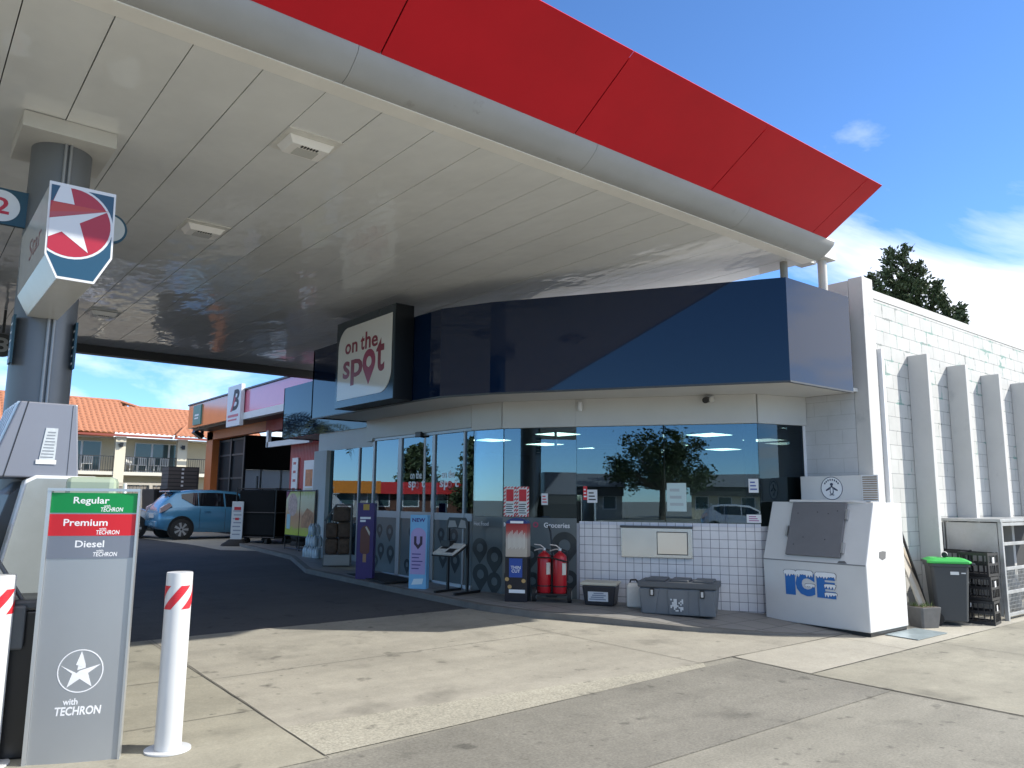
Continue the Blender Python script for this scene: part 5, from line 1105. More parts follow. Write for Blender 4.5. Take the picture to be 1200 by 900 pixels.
# ------------------------------------------------------------------ cars
def car(loc, rot, paint, label):
    t = thing('parked_car', label, 'car', loc, rot, 'cars parked by the workshop')
    S_ = [(0, .40, .72, .78, .66, .66, .58), (.06, .34, .80, .92, .76, .76, .60), (.22, .27, .90, 1.12, .81, .81, .60), (.48, .24, .95, 1.36, .83, .83, .585), (.95, .22, .95, 1.43, .845, .845, .58), (1.6, .20, .93, 1.445, .845, .845, .585), (2.25, .20, .905, 1.40, .845, .845, .575), (2.8, .20, .89, 1.16, .84, .835, .60), (3.2, .20, .86, .95, .83, .81, .66), (3.6, .21, .76, .82, .79, .76, .62), (3.88, .26, .62, .66, .70, .66, .55), (3.99, .36, .52, .55, .60, .56, .48)]
    rings = []
    for x_, zb, zbe, zt, wb_, wbe, wt in S_:
        h = [(wb_*.9, zb), (wb_, zb+.12), (wb_+.005, (zb+zbe)/2), (wbe, zbe-.02), (wbe-.02, zbe), (wt+.03, zt-.035), (wt-.04, zt), (wt*.5, zt+.012)]
        rings.append([(x_, y_, z) for y_, z in h] + [(x_, -y_, z) for y_, z in h[::-1]])
    b = MB(); b.loft(rings); body = b.build('body', paint, t, smooth=45)
    def interp(x_):
        for a, c in zip(S_, S_[1:]):
            if a[0] <= x_ <= c[0]:
                f_ = (x_-a[0])/(c[0]-a[0]); return [p+(q-p)*f_ for p, q in zip(a, c)]
        return S_[-1]
    def side(x_, f_, off):
        s_ = interp(x_); z = (s_[2]+.005)+(s_[3]-.035-s_[2])*f_; y_ = (s_[5]-.02)+(s_[6]+.03-s_[5]+.02)*f_; return y_+off, z
    CG = mat('car_glass', (.01, .012, .016), .06, spec=.7)
    for sg in (1, -1):
        for (xa, xb, la, lb_) in ((.62, 1.08, .3, 0), (1.1, 1.83, 0, 0), (1.88, 2.62, 0, 0)):
            m_ = MB(); N_ = 8; rg = []
            for k in range(N_+1):
                x_ = xa+(xb-xa)*k/N_; lo = .06+.55*max(0, 1-(x_-.62)/.35)*(xa < 1); hi = .90
                if xb > 2.5: hi = .9-.12*max(0, (x_-2.2)/.4)
                y0_, z0_ = side(x_, lo, .006); y1_, z1_ = side(x_, hi, .006); rg.append([(x_, sg*y0_, z0_), (x_, sg*y1_, z1_), (x_, sg*(y1_-.02), z1_), (x_, sg*(y0_-.02), z0_)])
            m_.loft(rg); m_.build('side_window', CG, t)
        hd = MB(); hd.box(1.25, sg*.852-.012, .80, 1.42, sg*.852+.012, .83); hd.box(2.0, sg*.852-.012, .785, 2.17, sg*.852+.012, .815); hd.build('door_handle', paint, body)
        sm = MB()
        for xs_ in (1.12, 1.86, 2.75): sm.box(xs_, sg*.848-.003, .28, xs_+.008, sg*.848+.003, .9)
        sm.build('door_gap', BLACK, body)
        tl_ = MB(); tl_.prism([(.03, .78), (.2, .86), (.34, .98), (.26, 1.06), (.12, .98), (.03, .92)], sg*.70, sg*.822, 'y'); tl_.build('tail_light', mat('tail_lamp', (.45, .35, .36), .15, spec=.6), t)
        hl = MB(); hl.prism([(3.45, .64), (3.85, .56), (3.88, .64), (3.5, .78)], sg*.62, sg*.775, 'y'); hl.build('headlight', mat('head_lamp', (.5, .52, .54), .1, spec=.6), t)
        mi = MB(); mi.box(2.5, sg*.87, .92, 2.66, sg*1.02, 1.06); mi.build('mirror', paint, t, bevel=.03)
        for xw in (.62, 3.2):
            ar = MB(); ar.tube([(xw, sg*.70, .33), (xw, sg*.853, .33)], .36, 24); ar.build('wheel_arch', BLACK, body, smooth=40)
            w_ = MB(); w_.tube([(xw, sg*.68, .30), (xw, sg*.70, .30), (xw, sg*.86, .30), (xw, sg*.87, .30)], [.27, .30, .30, .275], 28); wo = w_.build('wheel', RUBBER, t, smooth=40)
            hb_ = MB(); hb_.tube([(xw, sg*.862, .30), (xw, sg*.874, .30)], .20, 24); hu = hb_.build('wheel_rim', mat('rim_dark', (.06, .06, .065), .4), wo, smooth=40)
            sp2 = MB()
            for k in range(7):
                a = 2*math.pi*k/7; c, s_ = math.cos(a), math.sin(a); dx, dz = -s_, c
                Q = [(xw+.03*c+.02*dx, .3+.03*s_+.02*dz), (xw+.195*c+.035*dx, .3+.195*s_+.035*dz), (xw+.195*c-.035*dx, .3+.195*s_-.035*dz), (xw+.03*c-.02*dx, .3+.03*s_-.02*dz)]
                sp2.prism(Q, sg*.874, sg*.882, 'y')
            sp2.build('spokes', mat('spoke_silver', (.6, .61, .62), .3, metal=.6), hu)
    rw = MB(); rw.loft([[(.075, -.58, .93), (.075, .58, .93), (.10, .58, .93), (.10, -.58, .93)], [(.40, -.5, 1.31), (.40, .5, 1.31), (.43, .5, 1.31), (.43, -.5, 1.31)]]); rw.build('rear_window', CG, t)
    ws = MB(); ws.loft([[(2.83, -.6, 1.155), (2.83, .6, 1.155), (2.80, .6, 1.15), (2.80, -.6, 1.15)], [(2.32, -.52, 1.385), (2.32, .52, 1.385), (2.30, .52, 1.375), (2.30, -.52, 1.375)]]); ws.build('windscreen', CG, t)
    sp3 = MB(); sp3.box(.30, -.56, 1.37, .62, .56, 1.415); sp3.build('spoiler', paint, t, bevel=.015)
    pn = MB(); pn.box(-.015, -.24, .62, .03, .24, .74); pn.build('number_plate', mat('plate_white', (.6, .6, .6), .5), t)
    bp = MB(); bp.box(-.03, -.62, .36, .08, .62, .55); bp.build('bumper', paint, t, bevel=.05)
    return t
CB = mat('car_blue', (.075, .25, .42), .25, metal=.2, coat=.6); CW = mat('car_silver', (.5, .51, .52), .25, metal=.4, coat=.5)
car((6.12, 24.52, .345), 0, CB, 'blue hatchback parked nose-in at the workshop door')
car((2.62, 26.0, .345), 0, CW, 'silver car half hidden behind the fuel grade board')
car((-14.5, -6.5, .0), R(-60), CW, 'silver car parked across the street, mirrored low in the servery glass')
# ------------------------------------------------------------------ tyre workshop
WS = thing('tyre_workshop', 'orange and pink tyre workshop with a dark open bay and flat fascia', 'workshop', (8.9, 24, .34))
ORG = mat('wall_orange', (.58, .16, .04), .45, var=.08, vs=1.5); ORP = mat('fascia_salmon', (.70, .24, .10), .12, spec=.9, var=.06, vs=1.5); PNK = mat('fascia_pink', (.68, .18, .26), .12, spec=.9, var=.04)
def corr(name, col, ax):
    m = mat(name, col, .45); t_ = m.node_tree; c = t_.nodes.new('ShaderNodeTexCoord'); w_ = t_.nodes.new('ShaderNodeTexWave'); w_.bands_direction = ax; w_.inputs['Scale'].default_value = 3.2
    b_ = t_.nodes.new('ShaderNodeBump'); b_.inputs['Strength'].default_value = .7; b_.inputs['Distance'].default_value = .02; t_.links.new(c.outputs['Object'], w_.inputs[0]); t_.links.new(w_.outputs[0], b_.inputs['Height']); t_.links.new(b_.outputs[0], t_.nodes['Principled BSDF'].inputs['Normal']); return m
RCL = corr('red_cladding', (.38, .05, .05), 'Y')
box('fascia', ORP, WS, (8.12, 23.18, 3.98), (8.3, 28.6, 4.79), True, .01)
box('fascia', PNK, WS, (8.12, 18.0, 4.10), (8.3, 22.78, 4.79), True, .01)
box('fascia', PNK, WS, (8.13, 22.785, 4.0), (8.3, 23.175, 4.79), True)
box('fascia_band', WHITE, WS, (8.09, 18.0, 3.90), (8.29, 22.95, 4.097), True)
box('coping', TRIM, WS, (8.08, 18.0, 4.793), (8.34, 28.62, 4.84), True)
box('fascia_soffit', TRIM, WS, (8.3, 18.0, 3.93), (9.0, 28.6, 4.0), True)
box('lintel', ORG, WS, (8.9, 23.2, 3.62), (9.1, 28.8, 3.93), True); box('lintel', RCL, WS, (8.89, 18.9, 3.58), (9.1, 23.19, 3.93), True)
box('pier', ORG, WS, (8.9, 28.2, .3), (9.5, 28.9, 3.93), True, .01)
box('wall', RCL, WS, (8.9, 18.9, .3), (9.1, 21.2, 3.575), True)
box('white_fin', WHITE, WS, (8.6, 19.3, 3.05), (8.7, 22.3, 3.2), True)
box('white_fin', WHITE, WS, (8.6, 22.2, 3.05), (8.7, 22.35, 3.55), True)
box('wall', DARKIN, WS, (15.8, 19.1, .3), (16, 28.8, 3.9), True); box('wall', DARKIN, WS, (9.1, 19.0, .3), (15.79, 19.1, 3.9), True)
for (xa, xb, za, zb) in ((9.5, 15.79, .3, 1.55), (9.5, 15.79, 2.62, 3.9), (9.5, 10.1, 1.552, 2.618), (14.2, 15.79, 1.552, 2.618)): box('wall', DARKIN, WS, (xa, 28.7, za), (xb, 28.9, zb), True)
box('roof', MATS['roof_grey'], WS, (8.35, 18.95, 4.1), (16, 28.85, 4.2), True)
box('floor', mat('bay_floor', (.06, .06, .06), .6), WS, (9.1, 19.1, .345), (15.8, 28.7, .36), True)
rw_ = box('rear_window', frosted('bay_window', (.42, .44, .44)), WS, (10.1, 28.78, 1.56), (14.2, 28.80, 2.615), True)
b = MB()
for k in range(6): b.box(10.1+.8*k, 28.72, 1.56, 10.16+.8*k, 28.775, 2.615)
b.box(10.1, 28.60, 1.40, 14.2, 28.69, 1.48); b.box(10.1, 28.60, .95, 14.2, 28.69, 1.02)
for k in range(5): b.box(10.3+.9*k, 28.6, .36, 10.36+.9*k, 28.69, 1.4)
b.build('window_bars', WHITE, rw_)
DFR = mat('door_frame_dark', (.025, .028, .032), .4)
dr_ = box('roller_door', mat('roller_dark', (.008, .009, .011), .5, spec=.2), WS, (9.2, 25.7, .36), (9.25, 28.15, 3.6), True)
b = MB()
for z in (.4, 1.4, 2.2, 3.0, 3.52): b.box(9.16, 25.7, z, 9.195, 28.15, z+.06)
for y_ in (25.62, 26.9, 28.1): b.box(9.14, y_, .36, 9.195, y_+.12, 3.6)
b.build('door_rails', DFR, dr_)
# B board
sgn = thing('workshop_sign', 'tall white sign with a black and red letter B on the workshop fascia', 'sign', (8.06, 23.5, 3.72), R(-90))
box('board', mat('board_pale', (.62, .66, .70), .35), sgn, (-.62, -.08, 0), (.55, .04, 1.26), bevel=.006)
b = MB(); text('B', 'emblem', TXK, sgn, -.22, .48, .42, 1.12, -.081, .03, shear=.25)
flat('emblem_wedge', [(-.30, .46), (-.16, .46), (.12, .82), (.06, .95)], mat('emblem_red', (.4, .03, .05), .4), sgn, -.081, .006)
text('TYRE CARE', 'lettering', mat('sign_red_text', (.45, .04, .06), .4), sgn, -.52, .24, .46, .36, -.081, .03) if False else box('lettering_bar', mat('sign_red_text', (.5, .12, .15), .4), sgn, (-.5, -.083, .28), (.42, -.081, .36))
box('lettering_bar', MATS['sign_red_text'], sgn, (-.48, -.083, .17), (.3, -.081, .22))
sgn2 = thing('workshop_sign', 'small teal square sign on the salmon fascia end of the workshop', 'sign', (8.1, 27.4, 4.05), R(-90))
box('board', mat('sign_teal', (.08, .26, .22), .4), sgn2, (-.5, -.03, 0), (.35, .018, .68)); box('lettering_bar', TXW, sgn2, (-.3, -.033, .3), (.15, -.031, .36)); box('lettering_bar', TXW, sgn2, (-.3, -.033, .2), (.1, -.031, .25))
fl = thing('flood_light', 'small black floodlight on the orange workshop corner', 'flood light', (8.75, 29.0, 3.75))
box('arm', BLACKM, fl, (-.05, -.05, -.02), (.05, .05, .35)); b = MB(); b.M = Matrix.Rotation(R(35), 4, 'Y'); b.box(-.35, -.18, -.08, .02, .18, .06); b.build('lamp_head', BLACK, fl, bevel=.01)
# posters on the red wall
pp = thing('wall_poster', 'white framed poster with an orange picture on the red workshop wall', 'poster', (8.88, 19.75, 1.3), R(-90))
box('frame', WHITE, pp, (-.38, -.03, 0), (.36, .01, 1.3), bevel=.004); box('picture', mat('picture_orange', (.5, .2, .08), .5, var=.5, vs=6), pp, (-.25, -.034, .6), (.2, -.031, 1.05)); box('picture', mat('picture_cream', (.6, .58, .45), .5), pp, (-.25, -.034, .2), (.2, -.031, .55))
pp = thing('wall_sign', 'narrow white price list hanging on the red workshop wall', 'sign', (8.88, 20.75, 1.4), R(-90))
box('board', WHITE, pp, (-.2, -.03, 0), (.2, .01, 1.3), bevel=.004)
b = MB()
for k in range(5): b.box(-.1, -.033, .15+.24*k, .08, -.031, .22+.24*k)
b.build('marks', mat('marks_red', (.4, .1, .1), .5), pp)
# tyre trolley
t = thing('tyre_trolley', 'black covered steel trolley on castors in front of the workshop', 'trolley', (7.95, 20.25, .345), R(-62))
TB = mat('tarp_black', (.006, .006, .006), .7, spec=.15, bump=.5, bs=4)
b = MB(); b.box(-.60, -.45, .24, .62, .45, 1.44); b.build('cover', TB, t, bevel=.05)
b = MB()
for xx in (-.64, .66):
    for yy in (-.48, .48): b.tube([(xx, yy, .2), (xx, yy, 1.49)], .02, 6)
for z in (.22, .85, 1.47): b.tube([(-.64, -.48, z), (.66, -.48, z)], .016, 6); b.tube([(-.64, .48, z), (.66, .48, z)], .016, 6); b.tube([(-.64, -.48, z), (-.64, .48, z)], .016, 6); b.tube([(.66, -.48, z), (.66, .48, z)], .016, 6)
b.build('frame', BLACKM, t)
box('drawbar', BLACKM, t, (-.02, -.5, 1.48), (.02, -.46, 1.8))
for xx in (-.35, .35):
    for yy in (-.35, .35):
        b = MB(); b.tube([(xx-.04, yy, .1), (xx+.04, yy, .1)], .1, 16); b.build('castor', RUBBER, t, smooth=40)
# loose tyres stacked beyond
ty = None
def torus(R0, r0, n=24, m_=10):
    b = MB(); rings = []
    for i in range(n+1):
        a = 2*math.pi*i/n; rings.append([((R0+r0*math.cos(2*math.pi*j/m_))*math.cos(a), (R0+r0*math.cos(2*math.pi*j/m_))*math.sin(a), r0*math.sin(2*math.pi*j/m_)*1.05+r0) for j in range(m_)])
    return b.loft(rings, cap=False)
for (x_, y_, n_, nm) in ((8.45, 19.0, 6, 'stack by the poster cage'), (8.62, 19.75, 5, 'stack before the red wall')):
    for k in range(n_):
        lab = 'worn black tyre lying in the %s' % nm
        if ty is None:
            ty = torus(.24, .10).build('tyre', RUBBER, smooth=60); ty.location = (x_, y_, gz(y_)+.01); tag(ty, lab, 'tyre', 'tyres stacked outside the workshop')
        else:
            c = ty.copy(); COL.objects.link(c); c.location = (x_+.02*((k*7) % 3-1), y_, gz(y_)+.01+.205*k); c['label'] = lab
# pavement sign with round rubber base
t = thing('pavement_sign', 'narrow white notice board standing in a black rubber base', 'sign', (7.2, 20.4, .335), R(-38))
b = MB(); b.loft([rr(.36, .22, 0, .1), rr(.34, .2, .05, .1), rr(.16, .1, .17, .05)]); b.build('rubber_base', RUBBER, t, smooth=40)
nb = MB().box(-.15, -.02, .16, .15, .02, 1.14).build('board', WHITE, t, bevel=.005)
b = MB()
for k in range(7): b.box(-.11+.02*(k % 2), -.023, .28+.1*k, .11-.02*((k+1) % 2), -.0205, .31+.1*k)
b.build('print', mat('print_greyblue', (.3, .33, .4), .5), nb); box('print_red', RW, nb, (-.09, -.023, .92), (.09, -.0205, 1.0)); box('print_red', RW, nb, (-.05, -.024, .66), (.05, -.0235, .72))
# slatted grey container and black skip beyond the car
t = thing('slatted_screen', 'grey slatted plant screen box standing above the black skip', 'screen', (8.4, 30.4, 1.86))
b = MB(); b.box(7.96, 30.0, 1.86, 9.05, 30.9, 2.68); b.build('box_body', brick_mat('slat_grey', (.085, .075, .07), (.03, .03, .03), 3, .14, .02, ('X', 'Z'), off=0), t, True)
b = MB()
for k in range(5): b.box(8.42, 29.985, 1.95+.15*k, 8.50, 29.999, 2.02+.15*k)
b.build('clips', WHITE, t, True)
t = thing('rubbish_skip', 'low black rubbish skip behind the blue car', 'skip', (8.2, 30.5, .345))
b = MB(); b.loft([[(7.5, 29.7, .36), (9.1, 29.7, .36), (9.1, 31.2, .36), (7.5, 31.2, .36)], [(7.4, 29.6, 1.85), (9.2, 29.6, 1.85), (9.2, 31.3, 1.85), (7.4, 31.3, 1.85)]]); b.build('skip_body', mat('skip_black', (.012, .012, .013), .6), t, True, bevel=.02)
b = MB()
for k in range(6): b.box(7.5+.3*k, 29.55, .4, 7.56+.3*k, 29.62, 1.8)
b.build('ribs', BLACKM, t, True)
# timber fence before the motel
t = thing('timber_fence', 'weathered grey timber fence in front of the motel', 'fence', (5, 34, .34))
FN = mat('fence_grey', (.20, .18, .155), .8, var=.2, vs=6)
b = MB(); rnd = random.Random(8)
for k in range(75): b.box(-1+.13*k, 34, .34, -1+.13*k+.115, 34.03, 2.0+rnd.uniform(-.02, .02))
b.build('palings', FN, t, True)
box('top_rail', mat('rail_pale', (.42, .39, .33), .8), t, (-1, 33.95, 2.03), (8.8, 34.08, 2.12), True)
for k in range(5): box('post', MATS['rail_pale'], t, (-.9+2.3*k, 33.92, .34), (-.78+2.3*k, 33.99, 2.03), True)

# ------------------------------------------------------------------ motel
MO = thing('motel', 'two-storey cream motel with terracotta tiled roof and balconies', 'motel', (8, 52, .34))
MC = mat('motel_cream', (.56, .50, .36), .7, var=.04); MP = mat('motel_post', (.62, .57, .44), .7)
MG = mat('motel_glass', (.05, .09, .10), .08, spec=.6)
box('wall', MC, MO, (-4, 51.6, .3), (18, 58, 5.1), True)
box('balcony_slab', mat('slab_cream', (.60, .57, .48), .7), MO, (-4, 49.9, 2.80), (18, 51.59, 3.0), True)
box('eave_soffit', mat('eave_cream', (.5, .47, .4), .7), MO, (-4, 50.31, 5.0), (18, 51.59, 5.05), True)
for x_ in (-.05, 3.45, 6.95, 10.45, 13.95, 17.4):
    box('post', MP, MO, (x_-.28, 49.86, .3), (x_+.28, 50.3, 5.055), True)
    wl = MB(); wl.box(x_-.06, 49.7, 4.45, x_+.1, 49.855, 4.7); wl.box(x_-.14, 49.68, 4.55, x_+.02, 49.8, 4.62); wl.build('wall_lamp', BLACK, MO, True)
def motel_window(x0, x1, z0_, z1_, panes):
    fr__ = box('window', WHITE, MO, (x0, 51.52, z0_), (x1, 51.597, z1_), True); w_ = (x1-x0)/panes
    for k in range(panes): box('pane', MG, fr__, (x0+w_*k+.06, 51.50, z0_+.06), (x0+w_*(k+1)-.06, 51.519, z1_-.06))
motel_window(6.6, 9.75, 3.05, 4.85, 3); motel_window(11.6, 14.6, 3.05, 4.85, 3); motel_window(2.6, 5.2, 3.05, 4.85, 3)
motel_window(11.2, 14.8, 1.7, 2.35, 4); motel_window(6.5, 9.2, 1.4, 2.35, 3)
RL = mat('rail_black', (.03, .03, .03), .5)
for (xa, xb) in ((.25, 3.15), (3.75, 6.65), (7.25, 10.15), (10.75, 13.65), (14.25, 17.1)):
    b = MB(); b.box(xa, 49.95, 3.86, xb, 49.99, 3.91); b.box(xa, 49.95, 3.08, xb, 49.99, 3.11)
    k = xa
    while k < xb: b.box(k, 49.96, 3.0, k+.02, 49.98, 3.87); k += .13
    b.build('balustrade', RL, MO, True)
# terracotta roof with modelled pantiles
TC = mat('terracotta', (.38, .155, .08), .7, var=.16, vs=7)
def tiled(x0, x1, ye, ze, yr, zr, cutL=0, cutR=0):
    """slope from eave (ye,ze) up to ridge (yr,zr); cut = how far the ridge end is pulled in (hip)"""
    b = MB(); nx = int((x1-x0)/.06); rows = 13; ring = []
    for j in range(rows*2+1):
        r_ = (j+1)//2; f_ = r_/rows; up = .045 if j % 2 == 1 else 0
        row = []
        for i in range(nx+1):
            x_ = x0+cutL*f_+(x1-cutR*f_-x0-cutL*f_)*i/nx
            row.append((x_, ye+(yr-ye)*f_-(0.02 if j % 2 else 0), ze+(zr-ze)*f_-up*(-1)*0+(.035 if j % 2 == 0 and j > 0 else 0)*0+.075*abs(math.sin(math.pi*x_/.3))+(.09 if j % 2 == 0 and j < rows*2 else 0)))
        ring.append(row)
    b.loft(ring, cap=False, closed=False); return b
tiled(-4.6, 11.4, 49.5, 5.12, 53.6, 7.52, 0, .5).build('roof', TC, MO, True)
tiled(10.6, 19, 49.55, 5.12, 53.3, 7.2, 0, 0).build('roof', TC, MO, True)
rb = MB(); rb.loft([[(-4.6, 53.5, 7.45), (11.4, 53.5, 7.45), (11.4, 57.6, 5.1), (-4.6, 57.6, 5.1)], [(-4.6, 53.5, 7.40), (11.4, 53.5, 7.4), (11.4, 57.5, 5.05), (-4.6, 57.5, 5.05)]]); rb.build('roof', TC, MO, True)
b = MB(); b.tube([(-4.6, 53.6, 7.56), (10.9, 53.6, 7.56)], .1, 8); b.tube([(10.9, 53.6, 7.56), (12.1, 53.3, 7.2), (19, 53.3, 7.2)], .1, 8); b.build('ridge_tiles', TC, MO, True)
tiled(13.2, 16.4, 48.7, 5.06, 50.6, 5.95, 1.1, 1.1).build('porch_roof', TC, MO, True)
b = MB(); b.tube([(13.2, 48.7, 5.15), (14.3, 50.6, 6.02)], .08, 8); b.tube([(16.4, 48.7, 5.15), (15.3, 50.6, 6.02)], .08, 8); b.build('ridge_tiles', TC, MO, True)
box('gutter', mat('gutter_red', (.24, .05, .03), .5), MO, (-4.6, 49.38, 5.04), (13.2, 49.5, 5.16), True)
box('gutter', MATS['gutter_red'], MO, (13.1, 48.58, 4.98), (16.5, 48.69, 5.10), True)
# balcony chairs
ch = None
for k, (x_, rz) in enumerate(((7.9, .3), (8.9, -.4), (11.3, .3), (11.9, -.2), (12.6, .5), (13.1, -.5))):
    lab = 'pale slatted balcony chair on the motel upper floor'
    if ch is None:
        ch = thing('balcony_chair', lab, 'chair', (x_, 50.7, 3.0), rz, 'chairs on the motel balconies')
        CHM = mat('chair_white', (.6, .6, .58), .5)
        box('seat', CHM, ch, (-.24, -.24, .42), (.24, .24, .46)); b = MB()
        for i in range(5): b.box(-.24+.105*i, .2, .46, -.18+.105*i, .24, .9)
        b.box(-.24, .19, .86, .24, .25, .92); b.build('backrest', CHM, ch)
        for sx in (-.22, .22):
            for sy in (-.22, .22): box('leg', CHM, ch, (sx-.02, sy-.02, 0), (sx+.02, sy+.02, .42))
    else: dup(ch, (x_, 50.7, 3.0), rz)

# ------------------------------------------------------------------ trees
LEAF1 = mat('conifer_green', (.055, .08, .03), .7, var=.4, vs=1.2); LEAF2 = mat('leaf_green', (.05, .075, .025), .65, var=.45, vs=.8)
BARK = mat('bark', (.09, .07, .05), .9, bump=.4, bs=12)
def leaf_quads(b, c, rad, n, sz, rn, flat_=.6):
    for _ in range(n):
        d = Vector((rn.gauss(0, 1), rn.gauss(0, 1), rn.gauss(0, flat_))); d = d*(rad/2.2); p = c+d
        a = Vector((rn.uniform(-1, 1), rn.uniform(-1, 1), rn.uniform(-.7, .7))).normalized(); e = a.orthogonal().normalized(); s_ = sz*rn.uniform(.6, 1.4)
        b.poly([p-a*s_, p+e*s_*.45, p+a*s_, p-e*s_*.45])
def conifer(loc, h, wbase, label, seed, tips=1, sz=.13, dens=1.0, lean=0):
    rn = random.Random(seed); t = thing('conifer_tree', label, 'tree', loc); b = MB(); tr_b = MB()
    for s_ in range(tips):
        ox = (s_-(tips-1)/2)*wbase*.55; hh = h*(1-.06*s_*(1 if tips > 1 else 0)); tr_b.tube([(ox*.5, 0, 0), (ox, 0, hh*.5), (ox, 0, hh*.97)], [.22, .14, .02], 8)
        lev = int(16*dens)+4
        for k in range(lev):
            f_ = k/(lev-1); z = hh*(.12+.86*f_); rad = wbase*.62*(1-f_)**.72+.12
            nb_ = int(7*(1-f_)+3)
            for j in range(nb_):
                a = rn.uniform(0, 6.28); ln = rad*rn.uniform(.65, 1.15); tipv = Vector((ox+math.cos(a)*ln, math.sin(a)*ln, z+ln*.22))
                tr_b.tube([(ox, 0, z-.1), tipv], [.03, .008], 4)
                for q_ in range(3): leaf_quads(b, Vector((ox, 0, z)).lerp(tipv, .4+.3*q_), .26+.16*(1-f_), int(16*dens), sz, rn)
    tr_b.build('trunk', BARK, t); b.build('crown', LEAF1, t, noflip=True); return t
def broadleaf(loc, h, wd, label, seed, n=60):
    rn = random.Random(seed); t = thing('broadleaf_tree', label, 'tree', loc); b = MB(); tb = MB(); tb.tube([(0, 0, 0), (.1, 0, h*.25), (0, .1, h*.5)], [.3, .22, .14], 8)
    for k in range(n):
        a = rn.uniform(0, 6.28); el = rn.uniform(.1, 1.2); ln = rn.uniform(.5, 1.0); p = Vector((math.cos(a)*math.cos(el)*wd*ln*.5, math.sin(a)*math.cos(el)*wd*ln*.5, h*.3+math.sin(el)*h*.66*ln))
        tb.tube([(0, .05, h*.3), p], [.06, .015], 4); leaf_quads(b, p, .8, 70, .16, rn, .8)
    tb.build('trunk', BARK, t); b.build('crown', LEAF2, t, noflip=True); return t
def spray_tree(loc, h, peaks, label, seed, z0):
    """open-crowned conifer: upswept branch sprays with gaps; peaks = [(dx, dy, height, half width)]"""
    rn = random.Random(seed); t = thing('conifer_tree', label, 'tree', loc); b = MB(); tb = MB(); tb.tube([(0, 0, 0), (0, 0, h*.45), (0, 0, h*.6)], [.35, .25, .2], 8)
    for (dx, dy, ph, hw) in peaks:
        tb.tube([(0, 0, h*.5), (dx*.6, dy*.6, z0), (dx, dy, ph)], [.16, .1, .02], 6)
        n = int((ph-z0)*10)+6
        for k in range(n):
            f_ = k/(n-1); z = z0+(ph-z0)*f_; ln = hw*(1-f_)**.6*rn.uniform(.55, 1.1)+.1; a = rn.uniform(0, 6.28)
            p0 = Vector((dx*(.6+.4*f_), dy*(.6+.4*f_), z)); p1 = p0+Vector((math.cos(a)*ln, math.sin(a)*ln, ln*rn.uniform(.1, .55))); tb.tube([p0, p1], [.03, .008], 4)
            for q_ in range(3):
                c_ = p0.lerp(p1, .45+.3*q_); rr_ = .16+.12*(1-f_)
                for _ in range(17):
                    p = c_+Vector((rn.gauss(0, 1), rn.gauss(0, 1), rn.gauss(0, .9)))*rr_*.5; d = ((p1-p0).normalized()+Vector((rn.gauss(0, .5), rn.gauss(0, .5), rn.gauss(.35, .4)))).normalized(); e = d.orthogonal().normalized(); e = Matrix.Rotation(rn.uniform(0, 6.28), 3, d) @ e; s_ = rn.uniform(.05, .13)
                    b.poly([p-d*s_, p+e*s_*.42, p+d*s_, p-e*s_*.42])
    tb.build('trunk', BARK, t); b.build('crown', LEAF1, t, noflip=True); return t
# right on screen is (.78, -.63)
spray_tree((31.2, 13.6, 0), 12, [(-.39, .32, 11.7, .5), (.1, -.08, 11.85, .55), (.55, -.44, 11.2, .5), (-1.0, .82, 10.7, .3), (1.05, -.85, 10.4, .3), (0, 0, 10.6, .9)], 'tall loose dark conifer rising behind the white block wall', 5, 8.6)
spray_tree((31.83, 12.38, 0), 9.3, [(0, 0, 9.65, .14)], 'low conifer top just right of the tall loose one', 8, 8.4)
spray_tree((31.72, 11.8, 0), 8.8, [(0, 0, 9.12, .06)], 'small conifer tip showing farthest right above the block wall', 6, 8.2)
# across the street: seen in the glass of the shop
broadleaf((-40, -17.5, 0), 8.2, 9.6, 'broad green tree across the street reflected in the servery window', 11, n=130)
conifer((-16.2, 50.2, .34), 5.2, 2.4, 'conifer across the street reflected in the left door glass', 12)
conifer((-16.4, 42.6, .34), 5.4, 2.2, 'conifer across the street reflected in the right door glass', 13)
broadleaf((-7.5, 60, .34), 8, 9, 'leafy tree behind the orange-banded shop across the street', 15, n=80)
conifer((-18.5, 52.5, .34), 5.6, 3.0, 'bushy conifer behind the red-banded shop across the street', 14)
def street_building(name, label, cat, c, rot, w_, d_, h_, wallm, bandm, roofm=None):
    t = thing(name, label, cat, c, rot); box('wall', wallm, t, (-w_/2, 0, 0), (w_/2, d_, h_)); box('fascia', bandm, t, (-w_/2-.1, -.6, h_-.05), (w_/2+.1, .1, h_+.75))
    for k in range(int(w_/2)):
        x_ = -w_/2+.5+2*k; w__ = box('window', WHITE, t, (x_, -.03, .8), (x_+1.2, -.002, 2.0)); box('pane', MG, w__, (x_+.08, -.045, .88), (x_+1.12, -.031, 1.92))
    if roofm:
        b = MB(); b.prism([(-.8, h_+.76), (d_+.4, h_+.76), (d_/2, h_+2.0)], -w_/2-.3, w_/2+.3, 'x'); b.build('roof', roofm, t)
    return t
street_building('street_shop', 'red-banded low shop across the street reflected in the doors', 'shop', (-13.2, 47, .2), R(30), 12, 6, 1.75, mat('brick_brown', (.11, .05, .035), .8, var=.3, vs=3), mat('band_bright_red', (.55, .03, .03), .4))
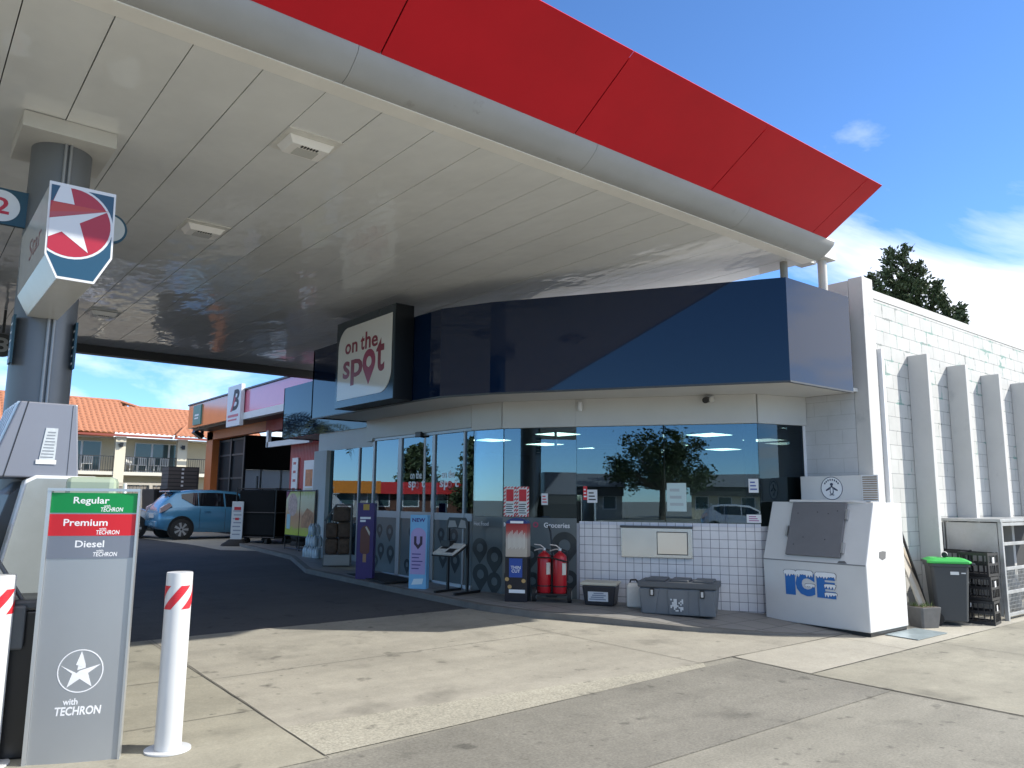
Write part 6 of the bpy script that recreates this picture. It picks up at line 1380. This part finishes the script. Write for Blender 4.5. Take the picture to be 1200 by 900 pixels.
street_building('street_shop', 'orange-banded low shop across the street reflected in the recessed window', 'shop', (-8.3, 46.5, .2), R(25), 5.5, 6, 1.75, mat('wall_grey2', (.3, .3, .3), .8), mat('band_orange', (.6, .2, .02), .4))
street_building('house', 'pale bungalow with grey roof across the street reflected in the servery glass', 'house', (-41, -26.5, 0), R(120), 10, 7, 2.1, mat('wall_cream2', (.6, .55, .42), .8), mat('band_dark', (.06, .06, .06), .6), mat('roof_slate', (.15, .16, .17), .7))
street_building('house', 'long low house with dark roof across the street behind the broad tree', 'house', (-46, -10, 0), R(110), 12, 7, 2.0, mat('wall_cream3', (.4, .38, .33), .8), MATS['band_dark'], MATS['roof_slate'])
# palm seen in the navy panels
t = thing('palm_tree', 'palm tree across the yard reflected in the far navy fascia panels', 'tree', (-1.2, 36.0, .34)); b = MB(); b.tube([(0, 0, 0), (.1, 0, 2.5), (0, .1, 4.6)], [.22, .17, .15], 10); b.build('trunk', BARK, t, smooth=60)
b = MB(); rnd = random.Random(21)
for k in range(22):
    a = rnd.uniform(0, 6.28); el = rnd.uniform(.1, 1.2); prev = Vector((0, .1, 4.6)); pts = [prev]
    for s_ in range(7): 
        e_ = el-.28*s_; prev = prev+Vector((math.cos(a)*math.cos(e_), math.sin(a)*math.cos(e_), math.sin(e_)))*.33; pts.append(prev)
    for p, q_ in zip(pts, pts[1:]):
        for s2 in (-1, 1):
            n_ = Vector((-math.sin(a), math.cos(a), -.5))*s2*.42
            for f_ in (0, .5): 
                b0 = p.lerp(q_, f_); b.poly([b0, b0+(q_-p)*.28, b0+n_+(q_-p)*.6+Vector((0, 0, -.15))])
b.build('fronds', LEAF2, t, noflip=True)
lp_ = thing('lamp_post', 'tall grey street lamp post across the street', 'street lamp', (-9, 37, .34)); b = MB(); b.tube([(0, 0, 0), (0, 0, 7.5)], [.09, .05], 10); b.build('pole', ALU, lp_, smooth=40); b = MB(); b.tube([(0, 0, 7.5), (.8, 0, 7.8)], .03, 6); b.build('arm', ALU, lp_); box('lamp_head', ALU, lp_, (.7, -.1, 7.74), (1.3, .1, 7.86), bevel=.02)
